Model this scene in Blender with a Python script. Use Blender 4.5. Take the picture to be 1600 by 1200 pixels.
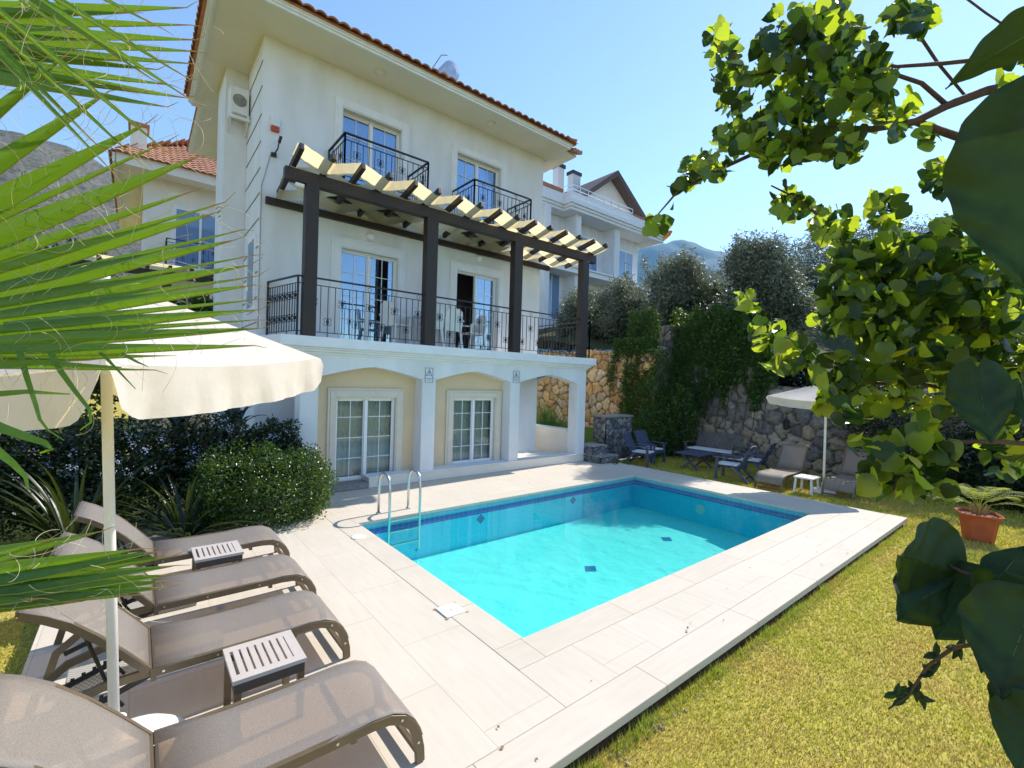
import bpy, math, random
import numpy as np
from mathutils import Vector, Matrix
rad = math.radians
random.seed(7); RNG = np.random.default_rng(11)
S = bpy.context.scene
for o in list(bpy.data.objects): bpy.data.objects.remove(o)
COL = S.collection

# ------------------------------------------------------------------ camera
F_PX, YAW, PITCH, ROLL, CAM_H = 720.996, 0.88833265, -0.00679586, 0.02991849, 2.3
cy_, sy_, cp_, sp_ = math.cos(YAW), math.sin(YAW), math.cos(PITCH), math.sin(PITCH)
FWD = Vector((cy_*cp_, sy_*cp_, sp_)); R0 = Vector((sy_, -cy_, 0)); U0 = R0.cross(FWD)
RGT = math.cos(ROLL)*R0 + math.sin(ROLL)*U0; UPV = -math.sin(ROLL)*R0 + math.cos(ROLL)*U0
CAMP = Vector((0, 0, CAM_H))
cd = bpy.data.cameras.new("camera"); cam = bpy.data.objects.new("camera", cd); COL.objects.link(cam)
cd.sensor_width = 36; cd.lens = 36*F_PX/1600; cd.clip_start = 0.02; cd.clip_end = 20000
M3 = Matrix((RGT, UPV, -FWD)).transposed()
cam.matrix_world = Matrix.Translation(CAMP) @ M3.to_4x4()
S.camera = cam

def at(px, py, d):
    """3D point seen at a photo pixel, d metres ahead of the camera"""
    return CAMP + (FWD + RGT*((px-800)/F_PX) + UPV*((600-py)/F_PX))*d

# ------------------------------------------------------------------ world, sun, exposure
SUN_EL, SUN_AZ = rad(42), rad(3.6)
w = bpy.data.worlds.new("World"); S.world = w; w.use_nodes = True
nt = w.node_tree; nt.nodes.clear()
sky = nt.nodes.new('ShaderNodeTexSky'); sky.sky_type = 'NISHITA'; sky.sun_disc = False
sky.sun_elevation = SUN_EL; sky.sun_rotation = math.pi/2 - SUN_AZ
sky.air_density = 0.95; sky.dust_density = 0.05; sky.ozone_density = 1.5; sky.altitude = 0
bg = nt.nodes.new('ShaderNodeBackground'); bg.inputs[1].default_value = 0.15
wo = nt.nodes.new('ShaderNodeOutputWorld')
nt.links.new(sky.outputs[0], bg.inputs[0]); nt.links.new(bg.outputs[0], wo.inputs[0])
sl = bpy.data.lights.new("sun", 'SUN'); sl.energy = 4.3; sl.angle = rad(0.53); sl.color = (1, .935, .84)
so = bpy.data.objects.new("sun", sl); COL.objects.link(so)
sd = Vector((math.cos(SUN_AZ)*math.cos(SUN_EL), math.sin(SUN_AZ)*math.cos(SUN_EL), math.sin(SUN_EL)))
so.rotation_euler = sd.to_track_quat('Z', 'Y').to_euler(); so.location = (20, 0, 30)
S.view_settings.view_transform = 'Standard'; S.view_settings.look = 'None'
S.view_settings.exposure = 0.86; S.view_settings.gamma = 1
S.render.engine = 'CYCLES'
try:
    S.cycles.max_bounces = 8; S.cycles.transparent_max_bounces = 24
    S.cycles.diffuse_bounces = 4
except Exception: pass

# ------------------------------------------------------------------ materials
MATS = {}
def mat(name, col, rough=.7, metal=0, col2=None, scale=3, detail=6, fac=.5, bump=0, bscale=60, spec=.5,
        transl=None, transp=0, island=None, patch=None, stretch=None, coat=0, contrast=(.35, .65)):
    m = bpy.data.materials.new(name); m.use_nodes = True; n = m.node_tree; n.nodes.clear(); L = n.links
    out = n.nodes.new('ShaderNodeOutputMaterial'); p = n.nodes.new('ShaderNodeBsdfPrincipled')
    p.inputs['Roughness'].default_value = rough; p.inputs['Metallic'].default_value = metal
    p.inputs['Specular IOR Level'].default_value = spec; p.inputs['Coat Weight'].default_value = coat
    p.inputs['Base Color'].default_value = (*col, 1)
    tc = n.nodes.new('ShaderNodeTexCoord'); vec = tc.outputs['Object']
    if stretch:
        mp = n.nodes.new('ShaderNodeMapping'); mp.inputs['Scale'].default_value = stretch
        L.new(vec, mp.inputs[0]); vec = mp.outputs[0]
    csock = None
    if col2 is not None:
        nz = n.nodes.new('ShaderNodeTexNoise'); nz.inputs['Scale'].default_value = scale; nz.inputs['Detail'].default_value = detail
        nz.inputs['Roughness'].default_value = .6
        L.new(vec, nz.inputs[0])
        mr = n.nodes.new('ShaderNodeMapRange'); mr.inputs[1].default_value = contrast[0]; mr.inputs[2].default_value = contrast[1]
        L.new(nz.outputs[0], mr.inputs[0])
        mx = n.nodes.new('ShaderNodeMix'); mx.data_type = 'RGBA'
        mx.inputs[6].default_value = (*col, 1); mx.inputs[7].default_value = (*col2, 1)
        L.new(mr.outputs[0], mx.inputs[0]); csock = mx.outputs[2]
    if island is not None:
        ge = n.nodes.new('ShaderNodeNewGeometry'); cr = n.nodes.new('ShaderNodeValToRGB')
        els = cr.color_ramp.elements
        for i, c in enumerate(island):
            e = els[i] if i < 2 else els.new(i/(len(island)-1))
            e.position = i/(len(island)-1); e.color = (*c, 1)
        L.new(ge.outputs['Random Per Island'], cr.inputs[0]); csock = cr.outputs[0]
        if patch:
            pn = n.nodes.new('ShaderNodeTexNoise'); pn.inputs['Scale'].default_value = patch[1]; pn.inputs['Detail'].default_value = 5; L.new(tc.outputs['Object'], pn.inputs[0])
            pm = n.nodes.new('ShaderNodeMapRange'); pm.inputs[1].default_value = .44; pm.inputs[2].default_value = .66; pm.inputs[4].default_value = .9; L.new(pn.outputs[0], pm.inputs[0])
            px_ = n.nodes.new('ShaderNodeMix'); px_.data_type = 'RGBA'; px_.inputs[7].default_value = (*patch[0], 1); L.new(pm.outputs[0], px_.inputs[0]); L.new(csock, px_.inputs[6]); csock = px_.outputs[2]
    if csock: L.new(csock, p.inputs['Base Color'])
    if bump:
        nb = n.nodes.new('ShaderNodeTexNoise'); nb.inputs['Scale'].default_value = bscale; nb.inputs['Detail'].default_value = 5
        L.new(vec, nb.inputs[0]); b = n.nodes.new('ShaderNodeBump'); b.inputs['Strength'].default_value = bump
        b.inputs['Distance'].default_value = .01
        L.new(nb.outputs[0], b.inputs['Height']); L.new(b.outputs[0], p.inputs['Normal'])
    sh = p.outputs[0]
    if transl is not None:
        t = n.nodes.new('ShaderNodeBsdfTranslucent'); t.inputs[0].default_value = (*transl[0], 1)
        if len(transl) == 4:
            cr2 = n.nodes.new('ShaderNodeValToRGB'); cr2.color_ramp.interpolation = 'CONSTANT'; g2 = n.nodes.new('ShaderNodeNewGeometry')
            mu = n.nodes.new('ShaderNodeMath'); mu.operation = 'MULTIPLY'; mu.inputs[1].default_value = 37.31; L.new(g2.outputs['Random Per Island'], mu.inputs[0])
            fr_ = n.nodes.new('ShaderNodeMath'); fr_.operation = 'FRACT'; L.new(mu.outputs[0], fr_.inputs[0])
            for i, c in enumerate(transl[3]):
                e = cr2.color_ramp.elements[i] if i < 2 else cr2.color_ramp.elements.new(i/len(transl[3]))
                e.position = i/len(transl[3]); e.color = (*c, 1)
            L.new(fr_.outputs[0], cr2.inputs[0]); L.new(cr2.outputs[0], t.inputs[0])
        elif len(transl) > 2 and csock:
            mm = n.nodes.new('ShaderNodeMix'); mm.data_type = 'RGBA'; mm.blend_type = 'MULTIPLY'; mm.inputs[0].default_value = 1
            sc = n.nodes.new('ShaderNodeMix'); sc.data_type = 'RGBA'; sc.blend_type = 'MIX'; sc.inputs[0].default_value = transl[2]
            sc.inputs[6].default_value = (*transl[0], 1); L.new(csock, sc.inputs[7]); L.new(sc.outputs[2], t.inputs[0])
            n.nodes.remove(mm)
        ms = n.nodes.new('ShaderNodeMixShader'); ms.inputs[0].default_value = transl[1]
        L.new(sh, ms.inputs[1]); L.new(t.outputs[0], ms.inputs[2]); sh = ms.outputs[0]
    if transp:
        t = n.nodes.new('ShaderNodeBsdfTransparent'); ms = n.nodes.new('ShaderNodeMixShader'); ms.inputs[0].default_value = transp
        L.new(sh, ms.inputs[1]); L.new(t.outputs[0], ms.inputs[2]); sh = ms.outputs[0]
    L.new(sh, out.inputs[0]); MATS[name] = m; return m

plaster = mat('plaster', (.775, .78, .80), .85, col2=(.67, .668, .66), scale=1.5, stretch=(1, 1, .3), bump=.4, bscale=70)
plaster_cream = mat('plaster_cream', (.72, .56, .37), .85, col2=(.66, .51, .33), scale=1.6, bump=.35, bscale=90)
plaster_warm = mat('plaster_warm', (.79, .75, .67), .85, col2=(.74, .70, .62), scale=1.5, bump=.3, bscale=90)
trimw = mat('white_trim', (.80, .805, .82), .6, col2=(.74, .74, .745), scale=4, bump=.1, bscale=40)
trim_shaded = mat('shaded_trim', (.68, .61, .50), .7, col2=(.62, .55, .45), scale=4)  # white trim with the warm porch shade put into its colour
pvc = mat('white_pvc', (.80, .80, .80), .35)
roof_m = mat('terracotta_tile', (.36, .12, .055), .85, col2=(.50, .22, .12), scale=5, bump=.5, bscale=50)
roof_old = mat('weathered_tile', (.52, .30, .20), .9, col2=(.32, .13, .07), scale=6, bump=.5, bscale=50)
wood_d = mat('dark_wood', (.035, .022, .016), .55, col2=(.018, .012, .009), scale=6, stretch=(8, 8, .6), bump=.4, bscale=30)
iron = mat('black_iron', (.012, .012, .014), .45)
steel = mat('stainless_steel', (.62, .62, .61), .28, 1)
frame_br = mat('bronze_aluminium', (.17, .125, .075), .38, .3, col2=(.14, .10, .06), scale=8)
fab_w = mat('white_canvas', (.80, .78, .75), .9, col2=(.74, .72, .69), scale=9, transl=((.82, .62, .28), .42), bump=1, bscale=6)
fab_c = mat('cream_canvas', (.76, .66, .46), .9, col2=(.68, .57, .37), scale=7, transl=((.92, .76, .44), .68), bump=.4, bscale=12, stretch=(1, 6, 1))
pole_w = mat('white_pole_paint', (.74, .72, .68), .4, col2=(.68, .66, .61), scale=5)
plastic_w = mat('white_plastic', (.76, .76, .77), .4, col2=(.70, .70, .70), scale=9)
plastic_k = mat('black_plastic', (.015, .015, .015), .4)
red_m = mat('red_lens', (.45, .05, .02), .3)
table_m = mat('greige_tabletop', (.50, .45, .42), .6, col2=(.46, .41, .38), scale=9)
terra_pot = mat('terracotta_pot', (.42, .085, .022), .65, col2=(.33, .065, .018), scale=5, bump=.15, bscale=40)
soil = mat('soil', (.10, .065, .035), .95, col2=(.045, .03, .018), scale=14, bump=.9, bscale=60)
woodblue = mat('grey_blue_wood', (.085, .10, .17), .6, col2=(.05, .06, .11), scale=6, stretch=(3, 3, 1))
woodgrey = mat('weathered_grey_wood', (.13, .115, .11), .7, col2=(.08, .07, .068), scale=6)
cush = mat('pale_cushion', (.66, .66, .68), .9)
bark = mat('bark', (.12, .065, .04), .9, col2=(.06, .035, .025), scale=20, bump=.8, bscale=60)
leafm = mat('tree_leaf', (.07, .14, .02), .38, island=[(.010, .03, .006), (.016, .042, .008), (.024, .058, .010), (.06, .10, .014)],
            transl=((.46, .62, .03), .45, .3, [(.03, .08, .008), (.06, .13, .01), (.66, .84, .04), (.60, .78, .03), (.16, .28, .02), (.74, .86, .05)]))
leafd = mat('shaded_leaf', (.02, .05, .012), .55, island=[(.007, .02, .005), (.010, .028, .006), (.016, .038, .008)],
            patch=((.022, .055, .010), 22), transl=((.06, .13, .012), .08), spec=.3)  # near leaves of the same tree, shade painted in as darker colour
leafr = mat('russet_leaf', (.30, .10, .02), .5, transl=((.6, .22, .03), .4))
palmm = mat('palm_blade', (.07, .17, .015), .36, island=[(.035, .10, .008), (.065, .16, .010), (.12, .22, .014)], transl=((.26, .46, .02), .32), bump=.5, bscale=40, stretch=(1, 1, 1))
palmy = mat('palm_rib', (.30, .34, .05), .5, transl=((.6, .6, .1), .3))
fibre = mat('palm_fibre', (.66, .60, .42), .8, transl=((.7, .62, .4), .3))
tipm = mat('dry_palm_tip', (.38, .24, .09), .8)
hedge_m = mat('hedge_leaf', (.03, .07, .01), .33, island=[(.010, .028, .005), (.024, .062, .009), (.05, .105, .014)], transl=((.18, .3, .02), .25))
plumb_m = mat('shrub_leaf', (.02, .05, .01), .42, island=[(.006, .016, .004), (.011, .028, .006), (.02, .042, .008)], transl=((.08, .14, .015), .15))
flower_m = mat('pale_blue_petal', (.62, .68, .86), .7, transl=((.6, .66, .9), .3))
ivy_m = mat('ivy_leaf', (.03, .08, .01), .45, island=[(.010, .03, .005), (.02, .055, .008), (.035, .09, .010), (.08, .145, .014)], transl=((.2, .36, .02), .28))
olive_m = mat('olive_leaf', (.13, .16, .11), .5, island=[(.045, .06, .035), (.12, .14, .09), (.27, .29, .22)], transl=((.26, .30, .16), .2))
strap_m = mat('strap_leaf', (.03, .07, .01), .38, island=[(.006, .016, .004), (.010, .024, .006), (.025, .045, .008)], transl=((.2, .26, .03), .12))
agave_m = mat('agave_leaf', (.03, .055, .07), .5)
grass_m = mat('grass_blade', (.2, .25, .04), .6, island=[(.62, .54, .07), (.46, .50, .05), (.70, .58, .12), (.36, .44, .04), (.66, .56, .09)], patch=((.62, .44, .14), 1.6), transl=((.6, .58, .08), .35, .5))
strapg_m = mat('edge_grass_blade', (.2, .3, .04), .5, island=[(.20, .32, .03), (.40, .42, .06), (.14, .26, .03)], transl=((.5, .6, .06), .35))
iris_m = mat('iris_leaf', (.05, .12, .02), .4, island=[(.03, .08, .015), (.07, .14, .02)], transl=((.2, .4, .04), .3))
dryleaf_m = mat('fallen_leaf', (.22, .09, .03), .8, island=[(.20, .07, .03), (.34, .20, .09), (.45, .34, .2)])
green_pt = mat('palm_frond_small', (.10, .16, .03), .4, island=[(.06, .12, .02), (.16, .22, .03), (.28, .30, .05)], transl=((.5, .55, .06), .35))
interior = mat('interior_shade', (.12, .11, .10), .9)  # dark tone stands in for the dimness of the rooms
curtain_m = mat('curtain', (.42, .44, .50), .9, transl=((.5, .5, .6), .3))
blind_m = mat('pale_curtain', (.72, .70, .64), .9)
concrete = mat('rough_concrete', (.30, .29, .27), .95, col2=(.20, .19, .18), scale=10, bump=1, bscale=45)
far_white = mat('far_white_wall', (.68, .67, .66), .8)

# tile deck: slabs with thin joints
def tiles(name, c1, c2, mortar, bw, rh, msize=.004, offs=.5, rot=0, rough=.8, vec_scale=1):
    m = bpy.data.materials.new(name); m.use_nodes = True; n = m.node_tree; L = n.links
    p = n.nodes['Principled BSDF']; p.inputs['Roughness'].default_value = rough; p.inputs['Specular IOR Level'].default_value = .2
    tc = n.nodes.new('ShaderNodeTexCoord'); mp = n.nodes.new('ShaderNodeMapping'); mp.inputs['Rotation'].default_value = (0, 0, rot)
    L.new(tc.outputs['Object'], mp.inputs[0])
    b = n.nodes.new('ShaderNodeTexBrick'); b.inputs['Scale'].default_value = 1; b.inputs['Mortar Size'].default_value = msize
    b.inputs['Brick Width'].default_value = bw; b.inputs['Row Height'].default_value = rh; b.offset = offs
    b.inputs['Color1'].default_value = (*c1, 1); b.inputs['Color2'].default_value = (*c2, 1); b.inputs['Mortar'].default_value = (*mortar, 1)
    b.inputs['Mortar Smooth'].default_value = .1; b.inputs['Bias'].default_value = 0
    L.new(mp.outputs[0], b.inputs[0])
    ms = n.nodes.new('ShaderNodeMapping'); ms.inputs['Scale'].default_value = (1.2, 9, 1) if rot == 0 else (9, 1.2, 1)
    L.new(tc.outputs['Object'], ms.inputs[0])
    nz = n.nodes.new('ShaderNodeTexNoise'); nz.inputs['Scale'].default_value = 2.2; nz.inputs['Detail'].default_value = 8; L.new(ms.outputs[0], nz.inputs[0])
    n2 = n.nodes.new('ShaderNodeTexNoise'); n2.inputs['Scale'].default_value = .9; n2.inputs['Detail'].default_value = 6; L.new(tc.outputs['Object'], n2.inputs[0])
    ad = n.nodes.new('ShaderNodeMath'); ad.operation = 'ADD'; L.new(nz.outputs[0], ad.inputs[0]); L.new(n2.outputs[0], ad.inputs[1])
    mr = n.nodes.new('ShaderNodeMapRange'); mr.inputs[1].default_value = .7; mr.inputs[2].default_value = 1.3; mr.inputs[3].default_value = .92; mr.inputs[4].default_value = 1.04
    L.new(ad.outputs[0], mr.inputs[0])
    mx = n.nodes.new('ShaderNodeMix'); mx.data_type = 'RGBA'; mx.blend_type = 'MULTIPLY'; mx.inputs[0].default_value = 1
    L.new(b.outputs[0], mx.inputs[6]); L.new(mr.outputs[0], mx.inputs[7]); L.new(mx.outputs[2], p.inputs['Base Color'])
    bp = n.nodes.new('ShaderNodeBump'); bp.inputs['Strength'].default_value = .4; bp.inputs['Distance'].default_value = .003; bp.invert = True
    L.new(b.outputs['Fac'], bp.inputs['Height']); L.new(bp.outputs[0], p.inputs['Normal'])
    MATS[name] = m; return m
deck_m = tiles('deck_tile', (.60, .535, .45), (.59, .525, .44), (.48, .41, .32), 1.2, .6, .0035, .5, math.pi/2)
cop_x = tiles('coping_tile', (.585, .52, .43), (.565, .50, .415), (.34, .28, .22), 1.2, 30, .004, 0)
cop_y = tiles('coping_tile_side', (.585, .52, .43), (.565, .50, .415), (.34, .28, .22), 1.2, 30, .004, 0, math.pi/2)
edge_m = tiles('edge_tile', (.595, .525, .44), (.58, .51, .425), (.36, .28, .2), 1.6, 30, .005, 0)

def pool_mat(name, c1, c2, mort, s=.1):
    m = bpy.data.materials.new(name); m.use_nodes = True; n = m.node_tree; L = n.links
    p = n.nodes['Principled BSDF']; p.inputs['Roughness'].default_value = .35
    tc = n.nodes.new('ShaderNodeTexCoord')
    # grid joints on three axes
    sp = n.nodes.new('ShaderNodeSeparateXYZ'); L.new(tc.outputs['Object'], sp.inputs[0]); prev = None
    ge = n.nodes.new('ShaderNodeNewGeometry'); sn = n.nodes.new('ShaderNodeSeparateXYZ'); L.new(ge.outputs['Normal'], sn.inputs[0])
    for i in range(3):
        a = n.nodes.new('ShaderNodeMath'); a.operation = 'PINGPONG'; a.inputs[1].default_value = s/2; L.new(sp.outputs[i], a.inputs[0])
        c = n.nodes.new('ShaderNodeMath'); c.operation = 'LESS_THAN'; c.inputs[1].default_value = .0035; L.new(a.outputs[0], c.inputs[0])
        ab = n.nodes.new('ShaderNodeMath'); ab.operation = 'ABSOLUTE'; L.new(sn.outputs[i], ab.inputs[0])
        lt = n.nodes.new('ShaderNodeMath'); lt.operation = 'LESS_THAN'; lt.inputs[1].default_value = .5; L.new(ab.outputs[0], lt.inputs[0])
        mu = n.nodes.new('ShaderNodeMath'); mu.operation = 'MULTIPLY'; L.new(c.outputs[0], mu.inputs[0]); L.new(lt.outputs[0], mu.inputs[1])
        if prev is None: prev = mu
        else:
            mm = n.nodes.new('ShaderNodeMath'); mm.operation = 'MAXIMUM'; L.new(prev.outputs[0], mm.inputs[0]); L.new(mu.outputs[0], mm.inputs[1]); prev = mm
    wn = n.nodes.new('ShaderNodeTexWhiteNoise')
    sc = n.nodes.new('ShaderNodeVectorMath'); sc.operation = 'SCALE'; sc.inputs['Scale'].default_value = 1/s; L.new(tc.outputs['Object'], sc.inputs[0])
    ad = n.nodes.new('ShaderNodeVectorMath'); ad.operation = 'ADD'; ad.inputs[1].default_value = (.003, .003, .003); L.new(sc.outputs[0], ad.inputs[0])
    fl = n.nodes.new('ShaderNodeVectorMath'); fl.operation = 'FLOOR'; L.new(ad.outputs[0], fl.inputs[0]); L.new(fl.outputs[0], wn.inputs[0])
    m1 = n.nodes.new('ShaderNodeMix'); m1.data_type = 'RGBA'; m1.inputs[6].default_value = (*c1, 1); m1.inputs[7].default_value = (*c2, 1); L.new(wn.outputs[0], m1.inputs[0])
    m2 = n.nodes.new('ShaderNodeMix'); m2.data_type = 'RGBA'; m2.inputs[7].default_value = (*mort, 1); L.new(prev.outputs[0], m2.inputs[0]); L.new(m1.outputs[2], m2.inputs[6])
    L.new(m2.outputs[2], p.inputs['Base Color']); MATS[name] = m; return m
pool_t = pool_mat('pool_tile', (.14, .90, .84), (.15, .91, .85), (.17, .91, .87))
pool_w = pool_mat('pool_wall_tile', (.03, .64, .88), (.04, .68, .90), (.08, .72, .90))
band_t = pool_mat('waterline_tile', (.10, .36, .46), (.14, .42, .52), (.30, .50, .55))
inlay_t = pool_mat('inlay_tile', (.01, .15, .36), (.015, .18, .42), (.03, .3, .5), .05)
navy_t = pool_mat('navy_tile', (.003, .05, .36), (.006, .07, .46), (.05, .25, .60))

def water_mat():
    m = bpy.data.materials.new('pool_water'); m.use_nodes = True; n = m.node_tree; n.nodes.clear(); L = n.links
    out = n.nodes.new('ShaderNodeOutputMaterial')
    tr = n.nodes.new('ShaderNodeBsdfTransparent'); tr.inputs[0].default_value = (.90, 1, .985, 1)
    gl = n.nodes.new('ShaderNodeBsdfGlossy'); gl.inputs['Roughness'].default_value = .015
    fr = n.nodes.new('ShaderNodeFresnel'); fr.inputs[0].default_value = 1.33
    tc = n.nodes.new('ShaderNodeTexCoord'); nz = n.nodes.new('ShaderNodeTexNoise'); nz.inputs['Scale'].default_value = 3.5; nz.inputs['Detail'].default_value = 3
    L.new(tc.outputs['Object'], nz.inputs[0]); b = n.nodes.new('ShaderNodeBump'); b.inputs['Strength'].default_value = .05; b.inputs['Distance'].default_value = .05
    L.new(nz.outputs[0], b.inputs['Height']); L.new(b.outputs[0], gl.inputs['Normal']); L.new(b.outputs[0], fr.inputs['Normal'])
    mx = n.nodes.new('ShaderNodeMixShader'); L.new(fr.outputs[0], mx.inputs[0]); L.new(tr.outputs[0], mx.inputs[1]); L.new(gl.outputs[0], mx.inputs[2])
    L.new(mx.outputs[0], out.inputs[0]); return m
water_m = water_mat()

def glass_mat(name, refl=.28, tint=(.75, .82, .85)):
    m = bpy.data.materials.new(name); m.use_nodes = True; n = m.node_tree; n.nodes.clear(); L = n.links
    out = n.nodes.new('ShaderNodeOutputMaterial')
    tr = n.nodes.new('ShaderNodeBsdfTransparent'); tr.inputs[0].default_value = (*tint, 1)
    gl = n.nodes.new('ShaderNodeBsdfGlossy'); gl.inputs['Roughness'].default_value = .01; gl.inputs[0].default_value = (.62, .80, 1, 1)
    fr = n.nodes.new('ShaderNodeFresnel'); fr.inputs[0].default_value = 1.5
    ad = n.nodes.new('ShaderNodeMath'); ad.operation = 'ADD'; ad.inputs[1].default_value = refl; ad.use_clamp = True; L.new(fr.outputs[0], ad.inputs[0])
    mx = n.nodes.new('ShaderNodeMixShader'); L.new(ad.outputs[0], mx.inputs[0]); L.new(tr.outputs[0], mx.inputs[1]); L.new(gl.outputs[0], mx.inputs[2])
    L.new(mx.outputs[0], out.inputs[0]); return m
glass_m = glass_mat('door_glass'); glass_g = glass_mat('shaded_glass', .0, (.85, .88, .86))

def mesh_fabric():
    m = bpy.data.materials.new('sling_fabric'); m.use_nodes = True; n = m.node_tree; n.nodes.clear(); L = n.links
    out = n.nodes.new('ShaderNodeOutputMaterial'); p = n.nodes.new('ShaderNodeBsdfPrincipled')
    p.inputs['Roughness'].default_value = .6
    tc = n.nodes.new('ShaderNodeTexCoord'); nz = n.nodes.new('ShaderNodeTexNoise'); nz.inputs['Scale'].default_value = 240; nz.inputs['Detail'].default_value = 2
    L.new(tc.outputs['Object'], nz.inputs[0]); cr = n.nodes.new('ShaderNodeValToRGB')
    cr.color_ramp.elements[0].position = .35; cr.color_ramp.elements[0].color = (.22, .208, .198, 1)
    cr.color_ramp.elements[1].position = .65; cr.color_ramp.elements[1].color = (.37, .35, .335, 1)
    L.new(nz.outputs[0], cr.inputs[0]); L.new(cr.outputs[0], p.inputs['Base Color'])
    t = n.nodes.new('ShaderNodeBsdfTransparent'); t.inputs[0].default_value = (1, .82, .64, 1); tl = n.nodes.new('ShaderNodeBsdfTranslucent'); tl.inputs[0].default_value = (.30, .26, .23, 1)
    m1 = n.nodes.new('ShaderNodeMixShader'); m1.inputs[0].default_value = .15; L.new(p.outputs[0], m1.inputs[1]); L.new(tl.outputs[0], m1.inputs[2])
    m2 = n.nodes.new('ShaderNodeMixShader'); m2.inputs[0].default_value = .34; L.new(m1.outputs[0], m2.inputs[1]); L.new(t.outputs[0], m2.inputs[2])
    L.new(m2.outputs[0], out.inputs[0]); return m
sling_m = mesh_fabric()

def lawn_mat(name, a, b_, c, sc=1.0):
    m = bpy.data.materials.new(name); m.use_nodes = True; n = m.node_tree; L = n.links
    p = n.nodes['Principled BSDF']; p.inputs['Roughness'].default_value = .9; p.inputs['Specular IOR Level'].default_value = .1
    tc = n.nodes.new('ShaderNodeTexCoord')
    n1 = n.nodes.new('ShaderNodeTexNoise'); n1.inputs['Scale'].default_value = .9*sc; n1.inputs['Detail'].default_value = 9; n1.inputs['Roughness'].default_value = .7
    n2 = n.nodes.new('ShaderNodeTexNoise'); n2.inputs['Scale'].default_value = 28*sc; n2.inputs['Detail'].default_value = 6
    for x in (n1, n2): L.new(tc.outputs['Object'], x.inputs[0])
    r1 = n.nodes.new('ShaderNodeMapRange'); r1.inputs[1].default_value = .38; r1.inputs[2].default_value = .62; L.new(n1.outputs[0], r1.inputs[0])
    r2 = n.nodes.new('ShaderNodeMapRange'); r2.inputs[1].default_value = .4; r2.inputs[2].default_value = .65; L.new(n2.outputs[0], r2.inputs[0])
    m1 = n.nodes.new('ShaderNodeMix'); m1.data_type = 'RGBA'; m1.inputs[6].default_value = (*a, 1); m1.inputs[7].default_value = (*b_, 1); L.new(r1.outputs[0], m1.inputs[0])
    m2 = n.nodes.new('ShaderNodeMix'); m2.data_type = 'RGBA'; m2.inputs[7].default_value = (*c, 1); L.new(m1.outputs[2], m2.inputs[6]); L.new(r2.outputs[0], m2.inputs[0])
    L.new(m2.outputs[2], p.inputs['Base Color'])
    b = n.nodes.new('ShaderNodeBump'); b.inputs['Strength'].default_value = .8; b.inputs['Distance'].default_value = .03; L.new(n2.outputs[0], b.inputs['Height']); L.new(b.outputs[0], p.inputs['Normal'])
    MATS[name] = m; return m
lawn_m = lawn_mat('lawn_turf', (.42, .40, .06), (.50, .41, .09), (.34, .25, .08))
hill_m = lawn_mat('dry_hillside', (.05, .07, .025), (.10, .10, .05), (.03, .045, .018), .3)
mtn_m = lawn_mat('scrub_mountain', (.13, .115, .10), (.20, .18, .155), (.055, .065, .04), .012)
mtn2_m = lawn_mat('haze_blue_forest', (.035, .055, .055), (.06, .075, .07), (.03, .045, .045), .003)  # forest tone with the blue of distant air mixed in

def stone_mat(name):
    m = bpy.data.materials.new(name); m.use_nodes = True; n = m.node_tree; L = n.links
    p = n.nodes['Principled BSDF']; p.inputs['Roughness'].default_value = .9
    at_ = n.nodes.new('ShaderNodeAttribute'); at_.attribute_name = 'stone'
    tc = n.nodes.new('ShaderNodeTexCoord'); nz = n.nodes.new('ShaderNodeTexNoise'); nz.inputs['Scale'].default_value = 9; nz.inputs['Detail'].default_value = 8
    L.new(tc.outputs['Object'], nz.inputs[0]); mr = n.nodes.new('ShaderNodeMapRange'); mr.inputs[1].default_value = .3; mr.inputs[2].default_value = .7; mr.inputs[3].default_value = .65; mr.inputs[4].default_value = 1.25
    L.new(nz.outputs[0], mr.inputs[0]); mx = n.nodes.new('ShaderNodeMix'); mx.data_type = 'RGBA'; mx.blend_type = 'MULTIPLY'; mx.inputs[0].default_value = 1
    L.new(at_.outputs['Color'], mx.inputs[6]); L.new(mr.outputs[0], mx.inputs[7]); L.new(mx.outputs[2], p.inputs['Base Color'])
    b = n.nodes.new('ShaderNodeBump'); b.inputs['Strength'].default_value = .6; b.inputs['Distance'].default_value = .02; L.new(nz.outputs[0], b.inputs['Height']); L.new(b.outputs[0], p.inputs['Normal'])
    return m
stone_m = stone_mat('rubble_stone')

# ------------------------------------------------------------------ object helpers
def tag(o, label=None, cat=None, group=None, kind=None):
    if label: o['label'] = label
    if cat: o['category'] = cat
    if group: o['group'] = group
    if kind: o['kind'] = kind
    return o
def empty(name, loc, label, cat, group=None, rz=0):
    o = bpy.data.objects.new(name, None); COL.objects.link(o); o.location = loc; o.rotation_euler = (0, 0, rz)
    o.empty_display_size = .1
    return tag(o, label, cat, group)
def worldloc(o):
    v = Vector((0, 0, 0))
    while o is not None: v += Vector(o.location); o = o.parent
    return v
def children(o): return [c for c in bpy.data.objects if c.parent == o]
def copy_tree(o, parent=None):
    c = o.copy(); COL.objects.link(c); c.parent = parent
    for ch in children(o): copy_tree(ch, c)
    return c

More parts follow.
